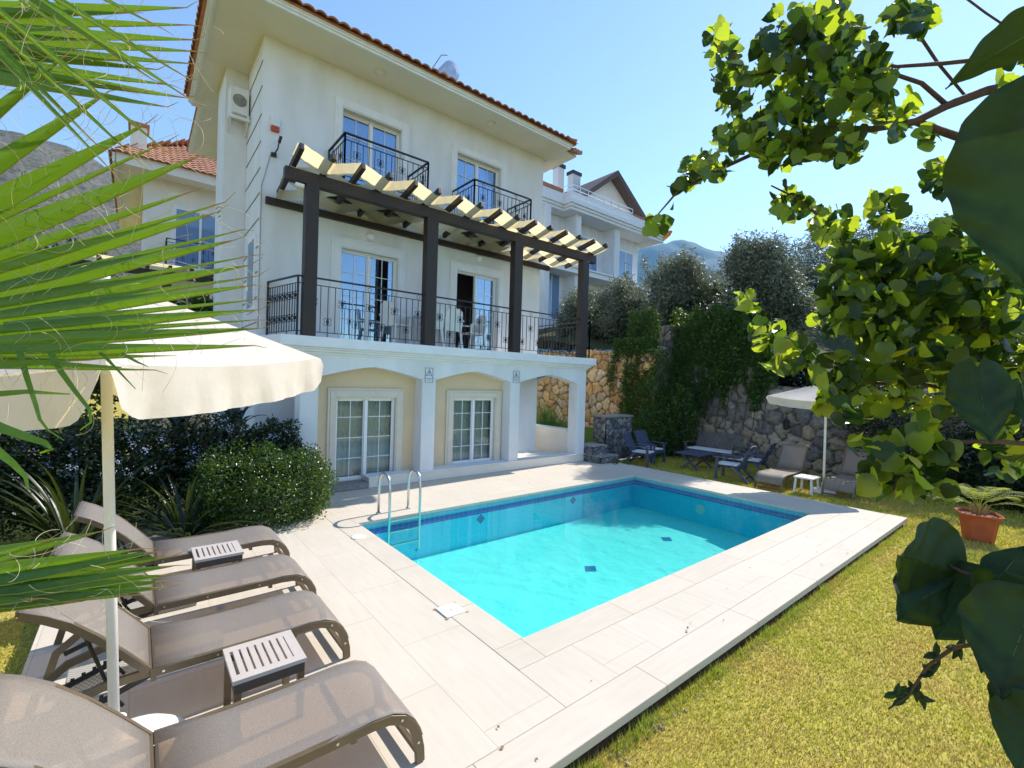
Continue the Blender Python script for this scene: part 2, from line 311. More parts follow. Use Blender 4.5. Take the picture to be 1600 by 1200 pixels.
class MB:
    def __init__(s): s.v = []; s.f = []
    def quad(s, a, b, c, d): i = len(s.v); s.v += [a, b, c, d]; s.f.append((i, i+1, i+2, i+3)); return s
    def poly(s, pts): i = len(s.v); s.v += list(pts); s.f.append(tuple(range(i, i+len(pts)))); return s
    def box(s, x0, x1, y0, y1, z0, z1):
        i = len(s.v)
        s.v += [(x0, y0, z0), (x1, y0, z0), (x1, y1, z0), (x0, y1, z0), (x0, y0, z1), (x1, y0, z1), (x1, y1, z1), (x0, y1, z1)]
        s.f += [(i, i+3, i+2, i+1), (i+4, i+5, i+6, i+7), (i, i+1, i+5, i+4), (i+1, i+2, i+6, i+5), (i+2, i+3, i+7, i+6), (i+3, i, i+4, i+7)]
        return s
    def bar(s, a, b, w, h, up=(0, 0, 1)):
        a = Vector(a); b = Vector(b); d = (b-a).normalized(); u = Vector(up)
        if abs(d.dot(u)) > .98: u = Vector((0, 1, 0))
        r = d.cross(u).normalized(); u = r.cross(d).normalized(); i = len(s.v)
        for p in (a, b):
            for sx, sy in ((-1, -1), (1, -1), (1, 1), (-1, 1)): s.v.append(tuple(p + r*sx*w/2 + u*sy*h/2))
        s.f += [(i, i+1, i+2, i+3), (i+7, i+6, i+5, i+4), (i, i+4, i+5, i+1), (i+1, i+5, i+6, i+2), (i+2, i+6, i+7, i+3), (i+3, i+7, i+4, i)]
        return s
    def tube(s, pts, r, n=8, cap=True):
        pts = [Vector(p) for p in pts]; k = len(pts)
        rs = r if isinstance(r, (list, tuple)) else [r]*k
        t0 = (pts[1]-pts[0]).normalized(); ref = Vector((0, 0, 1)) if abs(t0.z) < .9 else Vector((1, 0, 0))
        u = t0.cross(ref).normalized(); base = len(s.v)
        for i, p in enumerate(pts):
            t = (pts[min(i+1, k-1)] - pts[max(i-1, 0)])
            t = t.normalized() if t.length > 1e-9 else t0
            u = (u - t*u.dot(t)); u = u.normalized() if u.length > 1e-6 else t.orthogonal().normalized()
            w_ = t.cross(u)
            for j in range(n):
                a = 2*math.pi*j/n; s.v.append(tuple(p + (u*math.cos(a)+w_*math.sin(a))*rs[i]))
        for i in range(k-1):
            for j in range(n):
                a = base+i*n+j; b = base+i*n+(j+1) % n; s.f.append((a, b, b+n, a+n))
        if cap: s.f.append(tuple(base+j for j in range(n-1, -1, -1))); s.f.append(tuple(base+(k-1)*n+j for j in range(n)))
        return s
    def ribbon(s, path, w, th):
        """flat rail: path in 3D in a vertical x-z plane, w along y, th thickness"""
        k = len(path); i = len(s.v)
        for j, p in enumerate(path):
            a = Vector(path[max(j-1, 0)]); b = Vector(path[min(j+1, k-1)]); t = (b-a).normalized(); nn = Vector((-t.z, 0, t.x)); p = Vector(p)
            for sy, sn in ((-1, -1), (1, -1), (1, 1), (-1, 1)): s.v.append(tuple(p + Vector((0, sy*w/2, 0)) + nn*sn*th/2))
        for j in range(k-1):
            for q in range(4):
                a = i+j*4+q; b = i+j*4+(q+1) % 4; s.f.append((a, b, b+4, a+4))
        s.f += [(i+3, i+2, i+1, i), (i+(k-1)*4, i+(k-1)*4+1, i+(k-1)*4+2, i+(k-1)*4+3)]
        return s
    def prism(s, pts, axis, a, b):
        """pts 2D polygon in the plane normal to axis, extruded a..b"""
        def P(u, v, w_): return {'x': (w_, u, v), 'y': (u, w_, v), 'z': (u, v, w_)}[axis]
        i = len(s.v); n = len(pts)
        s.v += [P(u, v, a) for u, v in pts] + [P(u, v, b) for u, v in pts]
        s.f.append(tuple(range(i, i+n))); s.f.append(tuple(range(i+2*n-1, i+n-1, -1)))
        for j in range(n): k = (j+1) % n; s.f.append((i+j, i+n+j, i+n+k, i+k))
        return s
    def lathe(s, prof, c, n=24, flip=False):
        i = len(s.v); k = len(prof)
        for r, z in prof:
            for j in range(n): a = 2*math.pi*j/n; s.v.append((c[0]+r*math.cos(a), c[1]+r*math.sin(a), c[2]+z))
        for q in range(k-1):
            for j in range(n): a = i+q*n+j; b = i+q*n+(j+1) % n; s.f.append((a, b, b+n, a+n))
        s.f.append(tuple(i+j for j in range(n-1, -1, -1))); s.f.append(tuple(i+(k-1)*n+j for j in range(n)))
        return s
    def build(s, name, m, parent=None, local=False, smooth=False, bevel=0):
        me = bpy.data.meshes.new(name); off = Vector((0, 0, 0)) if (local or parent is None) else worldloc(parent)
        me.from_pydata([tuple(Vector(v)-off) for v in s.v], [], s.f); me.validate()
        for x in (m if isinstance(m, (list, tuple)) else [m]):
            if x: me.materials.append(x)
        o = bpy.data.objects.new(name, me); COL.objects.link(o)
        if parent is not None: o.parent = parent
        if smooth: me.polygons.foreach_set('use_smooth', [True]*len(me.polygons))
        if bevel:
            b = o.modifiers.new('bevel', 'BEVEL'); b.width = bevel; b.segments = 2; b.limit_method = 'ANGLE'
        import bmesh
        bm = bmesh.new(); bm.from_mesh(me); bmesh.ops.recalc_face_normals(bm, faces=bm.faces); bm.to_mesh(me); bm.free()
        return o

def np_mesh(name, V, Fq, m, parent=None, smooth=False, offset=True):
    """V (n,3), Fq (k,3 or 4) numpy"""
    me = bpy.data.meshes.new(name); V = np.asarray(V, float)
    if parent is not None and offset: V = V - np.array(worldloc(parent))
    nv = len(V); nf, k = Fq.shape
    me.vertices.add(nv); me.vertices.foreach_set('co', V.ravel())
    me.loops.add(nf*k); me.loops.foreach_set('vertex_index', Fq.ravel().astype(np.int32))
    me.polygons.add(nf); me.polygons.foreach_set('loop_start', np.arange(0, nf*k, k, dtype=np.int32)); me.polygons.foreach_set('loop_total', np.full(nf, k, np.int32))
    if smooth: me.polygons.foreach_set('use_smooth', [True]*nf)
    for x in (m if isinstance(m, (list, tuple)) else [m]): me.materials.append(x)
    me.update(calc_edges=True); me.validate()
    o = bpy.data.objects.new(name, me); COL.objects.link(o)
    if parent is not None: o.parent = parent
    return o

def scatter(tv, tf, pos, rots, scales):
    """copies of a template (tv, tf) -> V, F"""
    N = len(pos); tv = np.asarray(tv, float); tf = np.asarray(tf, int)
    V = np.einsum('nij,kj->nki', rots, tv)*np.asarray(scales).reshape(-1, 1, 1) + np.asarray(pos)[:, None, :]
    Fq = tf[None] + (np.arange(N)*len(tv))[:, None, None]
    return V.reshape(-1, 3), Fq.reshape(-1, tf.shape[1])
def rand_rots(N, up_bias=0., rng=RNG):
    """random frames: z axis = leaf normal"""
    z = rng.normal(size=(N, 3)); z /= np.linalg.norm(z, axis=1, keepdims=True)
    z[:, 2] = np.where(rng.random(N) < .5, np.abs(z[:, 2]), z[:, 2]); z = z + np.array([0, 0, up_bias]); z /= np.linalg.norm(z, axis=1, keepdims=True)
    a = rng.normal(size=(N, 3)); x = np.cross(a, z); x /= np.linalg.norm(x, axis=1, keepdims=True)
    y = np.cross(z, x)
    return np.stack([x, y, z], axis=2)
LEAF4 = (np.array([(0, 0, 0), (.32, .5, .10), (0, 1, -.06), (-.32, .5, .10), (0, .5, 0)]), np.array([(0, 1, 4), (1, 2, 4), (2, 3, 4), (3, 0, 4)]))
NARROW = (np.array([(0, 0, 0), (.13, .5, .03), (0, 1, 0), (-.13, .5, .03)]), np.array([(0, 1, 2), (0, 2, 3)]))

# ------------------------------------------------------------------ the setting: ground, deck, water
PX0, PX1, PY0, PY1 = 2.73, 9.86, 3.09, 7.07     # pool
DX0, DX1, DY0, DY1 = -.63, 11.02, 1.94, 9.19    # deck
GZ = -.14
def ground_grid(x0, x1, y0, y1, nx, ny, amp):
    xs = np.linspace(x0, x1, nx); ys = np.linspace(y0, y1, ny); X, Y = np.meshgrid(xs, ys)
    Z = GZ + amp*(np.sin(X*1.7+Y*.9)+np.sin(X*.6-Y*2.1+1)+.6*np.sin(X*4.1+Y*3.3))/2.6
    V = np.stack([X.ravel(), Y.ravel(), Z.ravel()], 1); i = np.arange(ny-1)[:, None]*nx+np.arange(nx-1)[None]
    Fq = np.stack([i, i+1, i+nx+1, i+nx], -1).reshape(-1, 4); return V, Fq
parts = []
for r in ((-30, DX0, -30, 60, 30, 60, .01), (DX0, 16.2, -30, DY0, 80, 120, .012), (DX1, 16.2, DY0, 9.3, 30, 40, .012), (DX0, 16.2, DY1+.3, 60, 40, 60, .0)):
    parts.append(ground_grid(*r))
base = 0; VV = []; FF = []
for V, Fq in parts: VV.append(V); FF.append(Fq+base); base += len(V)
lawn = np_mesh('lawn', np.concatenate(VV), np.concatenate(FF), lawn_m, smooth=True); tag(lawn, kind='structure')
g = MB()
for a in ((-3000, -30, -3000, 6000), (-30, 16.2, -3000, -30), (-30, 16.2, 60, 6000), (16.2, 6000, -3000, 6000)):
    g.quad((a[0], a[2], GZ-.05), (a[1], a[2], GZ-.05), (a[1], a[3], GZ-.05), (a[0], a[3], GZ-.05))
tag(g.build('ground', hill_m), kind='structure')

CW = .33
d = MB()
T = .07
d.box(DX0, PX0-CW, DY0+.3, DY1, -T, 0); d.box(PX1+CW, DX1, DY0+.3, DY1, -T, 0)
d.box(PX0-CW, PX1+CW, PY1+CW, DY1, -T, 0); d.box(PX0-CW, PX1+CW, DY0+.3, PY0-CW, -T, 0)
tag(d.build('pool_deck', deck_m, bevel=.004), kind='structure')
d = MB(); d.box(DX0, DX1+.02, DY0, DY0+.296, -T+.002, .003); tag(d.build('deck_edge_paving', edge_m, bevel=.006), kind='structure')
d = MB(); d.box(DX0+.03, DX1-.03, DY0+.05, DY1+.3, -.6, -T-.001); 
# bedding under the slabs, open over the pool
d = MB()
for a in ((DX0+.03, PX0-.04, DY0+.05, DY1), (PX1+.04, DX1-.03, DY0+.05, DY1), (PX0-.04, PX1+.04, DY0+.05, PY0-.04), (PX0-.04, PX1+.04, PY1+.04, DY1)):
    d.box(a[0], a[1], a[2], a[3], -.5, -T-.003)
tag(d.build('deck_bedding', soil), kind='structure')

pool = empty('swimming_pool', ((PX0+PX1)/2, (PY0+PY1)/2, 0), 'rectangular turquoise tiled swimming pool set in the pale deck', 'swimming pool')
for a, mm in (((PX0-CW, PX1+CW, PY1, PY1+CW), cop_x), ((PX0-CW, PX1+CW, PY0-CW, PY0), cop_x), ((PX0-CW, PX0, PY0+.001, PY1-.001), cop_y), ((PX1, PX1+CW, PY0+.001, PY1-.001), cop_y)):
    cp = MB(); cp.box(*a, -.05, .004); cp.build('coping', mm, pool, bevel=.006)
FZ = -.78
b = MB()
def ring(mb, z0, z1, e=0):
    x0, x1, y0, y1 = PX0-e, PX1+e, PY0-e, PY1+e
    mb.quad((x0, y1, z0), (x1, y1, z0), (x1, y1, z1), (x0, y1, z1)); mb.quad((x1, y0, z0), (x0, y0, z0), (x0, y0, z1), (x1, y0, z1))
    mb.quad((x1, y1, z0), (x1, y0, z0), (x1, y0, z1), (x1, y1, z1)); mb.quad((x0, y0, z0), (x0, y1, z0), (x0, y1, z1), (x0, y0, z1))
b.quad((PX0, PY0, FZ), (PX1, PY0, FZ), (PX1, PY1, FZ), (PX0, PY1, FZ)); fl = b.build('pool_floor', pool_t, pool)
b = MB(); ring(b, FZ, -.225); b.build('pool_wall', pool_w, pool)
b = MB(); ring(b, -.13, -.05); b.build('waterline_band', band_t, pool)
b = MB(); ring(b, -.225, -.13, 0); b.build('navy_tile_band', navy_t, pool)
for (x, y) in ((5.9, 5.05), (8.3, 5.15)):
    b = MB(); r = .13; b.poly([(x-r*1.2, y-r*.2, FZ+.004), (x, y-r, FZ+.004), (x+r*1.2, y+.2*r, FZ+.004), (x, y+r, FZ+.004)])
    b.build('diamond_inlay', inlay_t, pool)
for x in (5.08, 7.6):
    b = MB(); r = .10; b.poly([(x-r, PY1-.004, -.32), (x, PY1-.004, -.32-r), (x+r, PY1-.004, -.32), (x, PY1-.004, -.32+r*.9)])
    b.build('diamond_inlay', inlay_t, pool)
b = MB(); b.lathe([(.11, 0), (.11, .006), (.04, .012)], (0, 0, 0), 20)
for v in range(len(b.v)): q = b.v[v]; b.v[v] = (PX1-.01-q[2], 5.3+q[0], -.45+q[1])
b.build('pool_light', plastic_w, pool)
wt = MB(); wt.quad((PX0+.001, PY0+.001, -.10), (PX1-.001, PY0+.001, -.10), (PX1-.001, PY1-.001, -.10), (PX0+.001, PY1-.001, -.10))
tag(wt.build('water', water_m), kind='structure')

# skimmer covers
sk = empty('skimmer_cover', (2.46, 3.87, .004), 'white square pool service cover set in the deck by the near corner', 'cover')
b = MB(); b.box(2.35, 2.57, 3.77, 3.99, .001, .014); b.build('lid', plastic_w, sk, bevel=.004)
b = MB()
for x, y in ((2.345, 3.765), (2.575, 3.765), (2.345, 3.995), (2.575, 3.995)): b.lathe([(.017, 0), (.017, .004)], (x, y, .002), 10)
b.lathe([(.008, .013), (.008, .017)], (2.46, 3.88, 0), 8); b.build('rust_marks', tipm, sk)
sk2 = empty('skimmer_cover', (2.5, 6.45, .004), 'white round pool service cover beside the ladder corner', 'cover')
b = MB(); b.lathe([(.10, .0), (.10, .010), (.09, .013)], (2.5, 6.45, 0), 24); b.build('lid', plastic_w, sk2)
b = MB()
for a in (.6, 2.1, 3.9): b.lathe([(.012, 0), (.012, .004)], (2.5+.115*math.cos(a), 6.45+.115*math.sin(a), .002), 8)
b.build('rust_marks', tipm, sk2)

# pool ladder
ld = empty('pool_ladder', (3.45, 7.15, 0), 'shiny stainless steel pool ladder with two looped handrails', 'ladder')
for x in (3.19, 3.73):
    pts = [(x, 7.38, 0), (x, 7.38, .52)]
    for k in range(1, 8): a = math.pi*k/8; pts.append((x, 7.165+.215*math.cos(a), .52+.2*math.sin(a)))
    pts += [(x, 6.95, .5), (x, 6.95, -.55), (x, 7.03, -.62)]
    b = MB(); b.tube(pts, .021, 12); r = b.build('handrail', steel, ld, smooth=True)
    b = MB(); b.lathe([(.045, 0), (.04, .018), (.024, .022)], (x, 7.38, .004), 16); b.build('flange', steel, r)
for z in (-.02, -.20, -.42):
    b = MB(); b.box(3.2, 3.72, 6.925, 6.985, z-.012, z+.012); b.build('tread', steel, ld, bevel=.005)

# ------------------------------------------------------------------ villa
YP, YS, YW, YG, ZS, ZE, XL, XR, XP = 9.19, 8.99, 10.26, 9.55, 3.02, 8.96, 1.81, 9.30, 10.28
YB = 17.0
villa = empty('villa', (5.8, 10.3, 0), 'three storey white villa with arched porch and red tiled eaves beside the pool', 'house')

def wall_y(mb, x0, x1, z0, z1, y, th, holes):
    """wall in plane y..y+th with rectangular holes (hx0,hx1,hz0,hz1)"""
    xs = sorted({x0, x1, *[h[0] for h in holes], *[h[1] for h in holes]})
    for a, c in zip(xs, xs[1:]):
        hs = sorted([h for h in holes if h[0] <= a+1e-6 and h[1] >= c-1e-6], key=lambda h: h[2]); z = z0
        for h in hs:
            if h[2] > z: mb.box(a, c, y, y+th, z, h[2])
            z = h[3]
        if z < z1: mb.box(a, c, y, y+th, z, z1)
UD = [(3.36, 4.74, 6.10, 8.12), (6.28, 7.70, 6.10, 8.14)]
TD = [(3.41, 4.75, ZS+.02, 5.11), (6.37, 7.72, ZS+.02, 5.14)]
GD = [(3.15, 4.45, .125, 1.85), (5.94, 7.2, .22, 1.85)]
w = MB(); wall_y(w, XL, XR, 0, ZE, YW, .25, UD+TD+[(XL+.3, 9.99, 0, 2.9)] if False else UD+TD)
w.box(XL, XL+.25, YW+.25, YB, 0, ZE); w.box(XR-.25, XR, YW+.25, YB, 0, ZE); w.box(XL, XR, YB, YB+.25, 0, ZE)
w.build('upper_wall', plaster, villa)
# chimney breast like projection on the left side
b = MB(); b.box(1.38, XL-.002, 11.9, 13.1, 0, ZE); b.build('side_projection', plaster, villa)
# siding grooves on the side wall
b = MB()
for z in (8.45, 7.95, 7.4, 6.87, 6.35, 5.85, 5.35, 4.8, 4.3, 3.8, 3.3): b.box(XL-.012, XL-.001, YW+.02, 11.88, z, z+.018)
b.build('side_groove', concrete, villa)
b = MB()
b.box(XL-.03, XL-.002, 10.50, 11.32, 3.55, 5.12); sw = b.build('side_window', trimw, villa)
b = MB(); b.box(XL-.036, XL-.031, 10.6, 11.22, 3.65, 5.02); b.build('pane', glass_m, sw)
# interior floors and partitions
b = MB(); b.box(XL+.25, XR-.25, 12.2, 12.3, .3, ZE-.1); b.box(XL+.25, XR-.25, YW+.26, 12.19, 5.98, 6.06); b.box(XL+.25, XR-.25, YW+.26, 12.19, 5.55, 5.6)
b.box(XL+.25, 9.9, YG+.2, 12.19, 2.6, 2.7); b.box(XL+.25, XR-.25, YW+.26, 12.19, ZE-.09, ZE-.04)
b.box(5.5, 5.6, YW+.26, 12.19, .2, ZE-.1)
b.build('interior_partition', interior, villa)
# porch back wall
w = MB(); wall_y(w, 2.55, 7.74, 0, 2.72, YG, .18, GD); w.build('porch_wall', plaster_cream, villa)
b = MB(); b.box(7.56, 7.74, YG+.181, 11.8, 0, 2.72); b.box(7.741, 10.0, 11.7, 11.88, 0, 2.72); b.build('porch_side_wall', plaster_cream, villa)
# end wall with arched opening, x = 10.0..10.28
def arch_pts(u0, u1, zs, zp, n=10):
    out = []
    for i in range(n+1):
        t = i/n; s_ = abs(2*t-1)
        out.append((u0+(u1-u0)*t, zs+(zp-zs)*(1-s_**1.35)))
    return out
def spandrel(mb, u0, u1, zs, zp, ztop, axis, a, c):
    pts = arch_pts(u0, u1, zs, zp)
    for (p, q) in zip(pts, pts[1:]): mb.prism([p, q, (q[0], ztop), (p[0], ztop)], axis, a, c)
b = MB(); x0, x1 = 10.0, XP-.004
b.box(x0, x1, YP+.361, 11.88, 0, .86); b.box(x0, x1, 11.31, 11.88, .86, 2.7); b.box(x0, x1, YP+.361, 9.6, .86, 2.7)
spandrel(b, 9.6, 11.31, 2.27, 2.50, 2.7, 'x', x0, x1); b.build('end_wall', plaster_warm, villa)
b = MB(); b.box(x0-.04, x1+.03, 9.6, 11.31, .861, .90); b.build('sill', trimw, villa, bevel=.006)
# arcade columns and arches
CX = [(2.37, 2.70), (4.91, 5.25), (7.43, 7.74), (9.94, XP)]
for a, c in CX:
    b = MB(); b.box(a, c, YP, YP+.36, .0, 2.30); b.build('column', plaster, villa, bevel=.008)
b = MB()
for (a0, a1), (b0, b1) in zip(CX, CX[1:]): spandrel(b, a1, b0, 2.27, 2.50, 2.70, 'y', YP, YP+.36)
for a, c in CX: b.box(a, c, YP, YP+.36, 2.301, 2.70)
b.build('arch', plaster, villa)
# plinth
b = MB(); b.box(3.75, XP-.003, YP-.003, 11.7, 0, .215); b.build('plinth', plaster_warm, villa, bevel=.01)
b = MB(); b.box(3.72, XP+.01, YP-.05, YP+.30, .216, .232); b.box(5.25, 7.4, YP+.301, YP+.355, .216, .232); b.build('plinth_paving', trimw, villa, bevel=.004)
b = MB(); b.box(1.9, 3.749, YP-.002, YG, 0, .12); b.build('door_step', concrete, villa, bevel=.008)
# terrace slab with stepped cornice
slab = empty('dummy', (0, 0, 0), None, None); bpy.data.objects.remove(slab)
def slab_poly(o):   # o = outward offset
    return [(2.17-o, YP-o), (XP+o, YP-o), (XP+o, 12.0), (1.95-o, 12.0), (1.95-o, YW)]
b = MB()
for o, z0, z1 in ((.20, 2.83, ZS), (.14, 2.79, 2.83), (.10, 2.745, 2.79), (.04, 2.70, 2.745)): b.prism(slab_poly(o), 'z', z0, z1)
b.build('terrace_slab', trimw, villa, bevel=.006)
b = MB(); b.prism([(2.4, YP+.36), (9.99, YP+.36), (9.99, 11.69), (2.4, 11.69)], 'z', 2.66, 2.699); b.build('porch_ceiling', plaster_cream, villa)
# eaves: soffit, cornice, fascia
EX0, EX1, EY0 = .80, 9.48, 9.08
b = MB(); b.box(EX0+.14, EX1-.06, EY0+.24, 14.2, ZE, ZE+.05); b.box(1.10, 9.95, 14.2, 17.3, ZE+.002, ZE+.05); b.box(9.42, 9.95, 9.55, 14.2, ZE+.002, ZE+.05); b.build('soffit', plaster_warm, villa)
b = MB()
def eave_ring(x0, x1, y0, y1, steps):
    for o, z0, z1 in steps:
        b.box(x0-o, x1+o, y0-o, y0+.05, z0, z1); b.box(x0-o, x0+.05, y0+.051, y1+o, z0, z1); b.box(x1-.05, x1+o, y0+.051, y1+o, z0, z1)
eave_ring(EX0+.12, EX1-.04, EY0+.21, 14.15, ((0, ZE-.03, ZE+.02), (.03, ZE+.02, ZE+.06), (.06, ZE+.06, ZE+.10)))
b.build('cornice', trimw, villa)
b = MB(); eave_ring(1.12, 9.90, 14.0, 17.3, ((0, ZE-.02, ZE+.04), (.05, ZE+.04, ZE+.09))); b.build('cornice', trimw, villa)

def tiled_slope(name, org, udir, vdir, length, run, pitch, m, parent, poly=None, per=.22, row=.36, amp=.045, th=.03):
    """pantiles: udir along the eave, vdir (horizontal) up the slope"""
    nu = int(length/per)*6; nvv = int(run/row)
    org = np.array(org, float); ud = np.array(udir, float); vd = np.array(vdir, float)*math.cos(pitch); vd[2] = math.sin(pitch)
    nrm = np.cross(ud, vd); nrm /= np.linalg.norm(nrm); nrm *= np.sign(nrm[2]) or 1
    us = np.arange(nu+1)*(per/6); h = amp*np.abs(np.cos(math.pi*us/per))**.8
    V = []; Fq = []; R = run/math.cos(pitch)
    k = 0
    for r in range(int(R/row)+1):
        for (vv, lift) in ((r*row-.03, .035), (min((r+1)*row, R), .0)):
            P = org[None]+ud[None]*us[:, None]+vd[None]*vv+nrm[None]*(h+lift)[:, None]; V.append(P)
        a = k*(nu+1); i = a+np.arange(nu); Fq.append(np.stack([i, i+1, i+nu+2, i+nu+1], 1)); k += 2
        # butt end of the row
        P = org[None]+ud[None]*us[:, None]+vd[None]*(r*row-.03)+nrm[None]*(h+.035-.03)[:, None]; V.append(P)
        a2 = k*(nu+1); i2 = a2+np.arange(nu); i0 = a+np.arange(nu); Fq.append(np.stack([i0, i0+1, i2+1, i2], 1)); k += 1
    V = np.concatenate(V); Fq = np.concatenate(Fq)
    if poly is not None:
        C = V[Fq].mean(1); keep = np.array([poly(c) for c in C]); Fq = Fq[keep]
    return np_mesh(name, V, Fq, m, parent, smooth=False)
ZT = ZE+.105; PT = rad(20)
ex0, ex1, ey0, ey1 = EX0+.0, EX1+.08, EY0+.09, 14.1
cxm, cym = (ex0+ex1)/2, (ey0+ey1)/2; hw = (ex1-ex0)/2
hip = lambda c: True
roof = MB(); rz = ZT+hw*math.tan(PT)-.03
roof.poly([(ex0, ey0, ZT), (ex1, ey0, ZT), (cxm, ey0+hw, rz)]); roof.poly([(ex1, ey0, ZT), (ex1, ey1, ZT), (cxm, ey0+hw+.2, rz), (cxm, ey0+hw, rz)])
roof.poly([(ex0, ey1, ZT), (ex0, ey0, ZT), (cxm, ey0+hw, rz), (cxm, ey0+hw+.2, rz)]); roof.poly([(ex1, ey1, ZT), (ex0, ey1, ZT), (cxm, ey0+hw+.2, rz)])
roof.box(1.04, 9.98, 14.0, 17.45, ZT-.02, ZT+.02); roof.poly([(ex0, ey0, ZT-.02), (ex0, ey1, ZT-.02), (ex1, ey1, ZT-.02), (ex1, ey0, ZT-.02)])
rfo = roof.build('roof', roof_m, villa)
tiled_slope('roof_tiles', (ex0, ey0, ZT), (1, 0, 0), (0, 1, 0), ex1-ex0, hw, PT, roof_m, rfo, poly=lambda c: abs(c[0]-cxm) < hw-(c[1]-ey0)+.1)
tiled_slope('roof_tiles', (ex0, ey1, ZT), (0, -1, 0), (1, 0, 0), ey1-ey0, hw, PT, roof_m, rfo, poly=lambda c: (c[0]-ex0) < (c[1]-ey0)+.1 and (c[1]<ey1))
tiled_slope('roof_tiles', (ex1, ey0, ZT), (0, 1, 0), (-1, 0, 0), ey1-ey0, hw, PT, roof_m, rfo, poly=lambda c: (ex1-c[0]) < (c[1]-ey0)+.1 and (c[1]<ey1))
b = MB()
for (p, q) in (((ex0, ey0, ZT+.06), (cxm, ey0+hw, rz+.08)), ((ex1, ey0, ZT+.06), (cxm, ey0+hw, rz+.08))): b.tube([p, q], .075, 8)
b.build('hip_tiles', roof_m, rfo)
# second lower tile end at the right corner
b = MB()
for k in range(3): b.tube([(9.70+.12*k, 9.35, ZE+.06), (9.70+.12*k, 9.9, ZE+.26)], .06, 8)
b.build('verge_tile', roof_old, rfo)

def sliding_door(parent, x0, x1, z0, z1, y, trim, mid=None, curtain=None, gl=glass_m, bars=(1, 3), yr=.10, open_left=False, topbig=True):
    mid = mid or (x0+x1)/2; f = .042
    b = MB(); y0, y1 = y+yr, y+yr+.09
    b.box(x0, x0+f, y0, y1, z0, z1); b.box(x1-f, x1, y0, y1, z0, z1); b.box(x0+f, x1-f, y0, y1, z1-f, z1); b.box(x0+f, x1-f, y0, y1, z0, z0+f)
    b.box(mid-.032, mid+.032, y0-.012, y1-.02, z0+f, z1-f)
    dr = b.build('sliding_door', pvc, parent, bevel=.004)
    t0, t1, tz = trim; b = MB()
    b.box(t0, x0+.005, y-.045, y+.02, z0, tz); b.box(x1-.005, t1, y-.045, y+.02, z0, tz); b.box(x0+.005, x1-.005, y-.045, y+.02, z1-.005, tz)
    tm_ = trim_shaded if y < 10 else trimw
    b.box(t0+.05, x0-.02, y-.06, y-.046, z0, tz-.05); b.box(x1+.02, t1-.05, y-.06, y-.046, z0, tz-.05); b.box(x0-.019, x1+.019, y-.06, y-.046, z1+.02, tz-.05)
    b.build('trim', tm_, dr, bevel=.006)
    for i, (a, c) in enumerate(((x0+f, mid-.033), (mid+.033, x1-f))):
        if open_left and i == 0: continue
        b = MB(); b.box(a+.018, c-.018, y0+.04, y0+.046, z0+f+.03, z1-f-.03); b.build('glass_pane', gl, dr)
        b = MB(); b.box(a, a+.018, y0+.02, y0+.06, z0+f, z1-f); b.box(c-.018, c, y0+.02, y0+.06, z0+f, z1-f); b.box(a+.03, c-.03, y0+.02, y0+.06, z1-f-.03, z1-f); b.box(a+.03, c-.03, y0+.02, y0+.06, z0+f, z0+f+.03)
        xm = (a+c)/2; b.box(xm-.007, xm+.007, y0+.03, y0+.039, z0+f+.03, z1-f-.03)
        n = bars[1]
        for k in range(1, n+1):
            zz = z0+(z1-z0)*k/(n+1)+.02; b.box(a+.03, c-.03, y0+.028, y0+.037, zz-.007, zz+.007)
        b.build('sash', pvc, dr)
    if curtain is not None:
        n = 60; V = []; xs = np.linspace(x0+.03, x1-.03, n)
        yy = y1+.10+.025*np.sin(np.linspace(0, 60, n))+.012*np.sin(np.linspace(0, 137, n))
        V = np.concatenate([np.stack([xs, yy, np.full(n, z0+.04)], 1), np.stack([xs, yy, np.full(n, z1-.02)], 1)]); i = np.arange(n-1)
        np_mesh('curtain', V, np.stack([i, i+1, i+n+1, i+n], 1), curtain, dr, smooth=True)
    return dr
sliding_door(villa, *UD[0], YW, (3.20, 4.94, 8.32), curtain=curtain_m)
sliding_door(villa, *UD[1], YW, (6.12, 7.89, 8.32), curtain=curtain_m)
sliding_door(villa, *TD[0], YW, (3.20, 4.94, 5.34))
sliding_door(villa, *TD[1], YW, (6.18, 7.89, 5.36), mid=7.05, open_left=True)
sliding_door(villa, *GD[0], YG, (2.98, 4.63, 2.05), curtain=blind_m, gl=glass_g, yr=.04)
sliding_door(villa, *GD[1], YG, (5.74, 7.40, 2.03), curtain=blind_m, gl=glass_g, yr=.04)

# scrollwork and railings
def spiral(mb, c, s, axis, r=.0045):
    """one S/C scroll; axis = unit vector of the rail direction, s = size with sign"""
    pts = []
    for k in range(22):
        t = k/21; a = -math.pi/2+t*math.pi*2.1; rr = abs(s)*.5*(1-.62*t)
        u = math.copysign(1, s)*(abs(s)*.5-rr*math.sin(a+math.pi/2)*0+rr*math.cos(a)); v = rr*math.sin(a)
        pts.append(Vector(c)+Vector(axis)*u+Vector((0, 0, v)))
    mb.tube(pts, r, 5, cap=False)
def scroll(mb, c, axis, s=.075):
    for sg in (-1, 1):
        for up in (-1, 1):
            pts = []
            for k in range(18):
                t = k/17; a = math.pi*(-.5+1.75*t); rr = s*.5*(1-.55*t)
                pts.append(Vector(c)+Vector(axis)*sg*(.012+rr*.9+rr*math.cos(a+math.pi)*-1*.9-.0)+Vector((0, 0, up*(s*.75+rr*math.sin(a)*.9-.01))))
            mb.tube(pts, .0055, 5, cap=False)
    mb.box(c[0]-.02, c[0]+.02, c[1]-.02, c[1]+.02, c[2]-.03, c[2]+.03)
SCR = {}
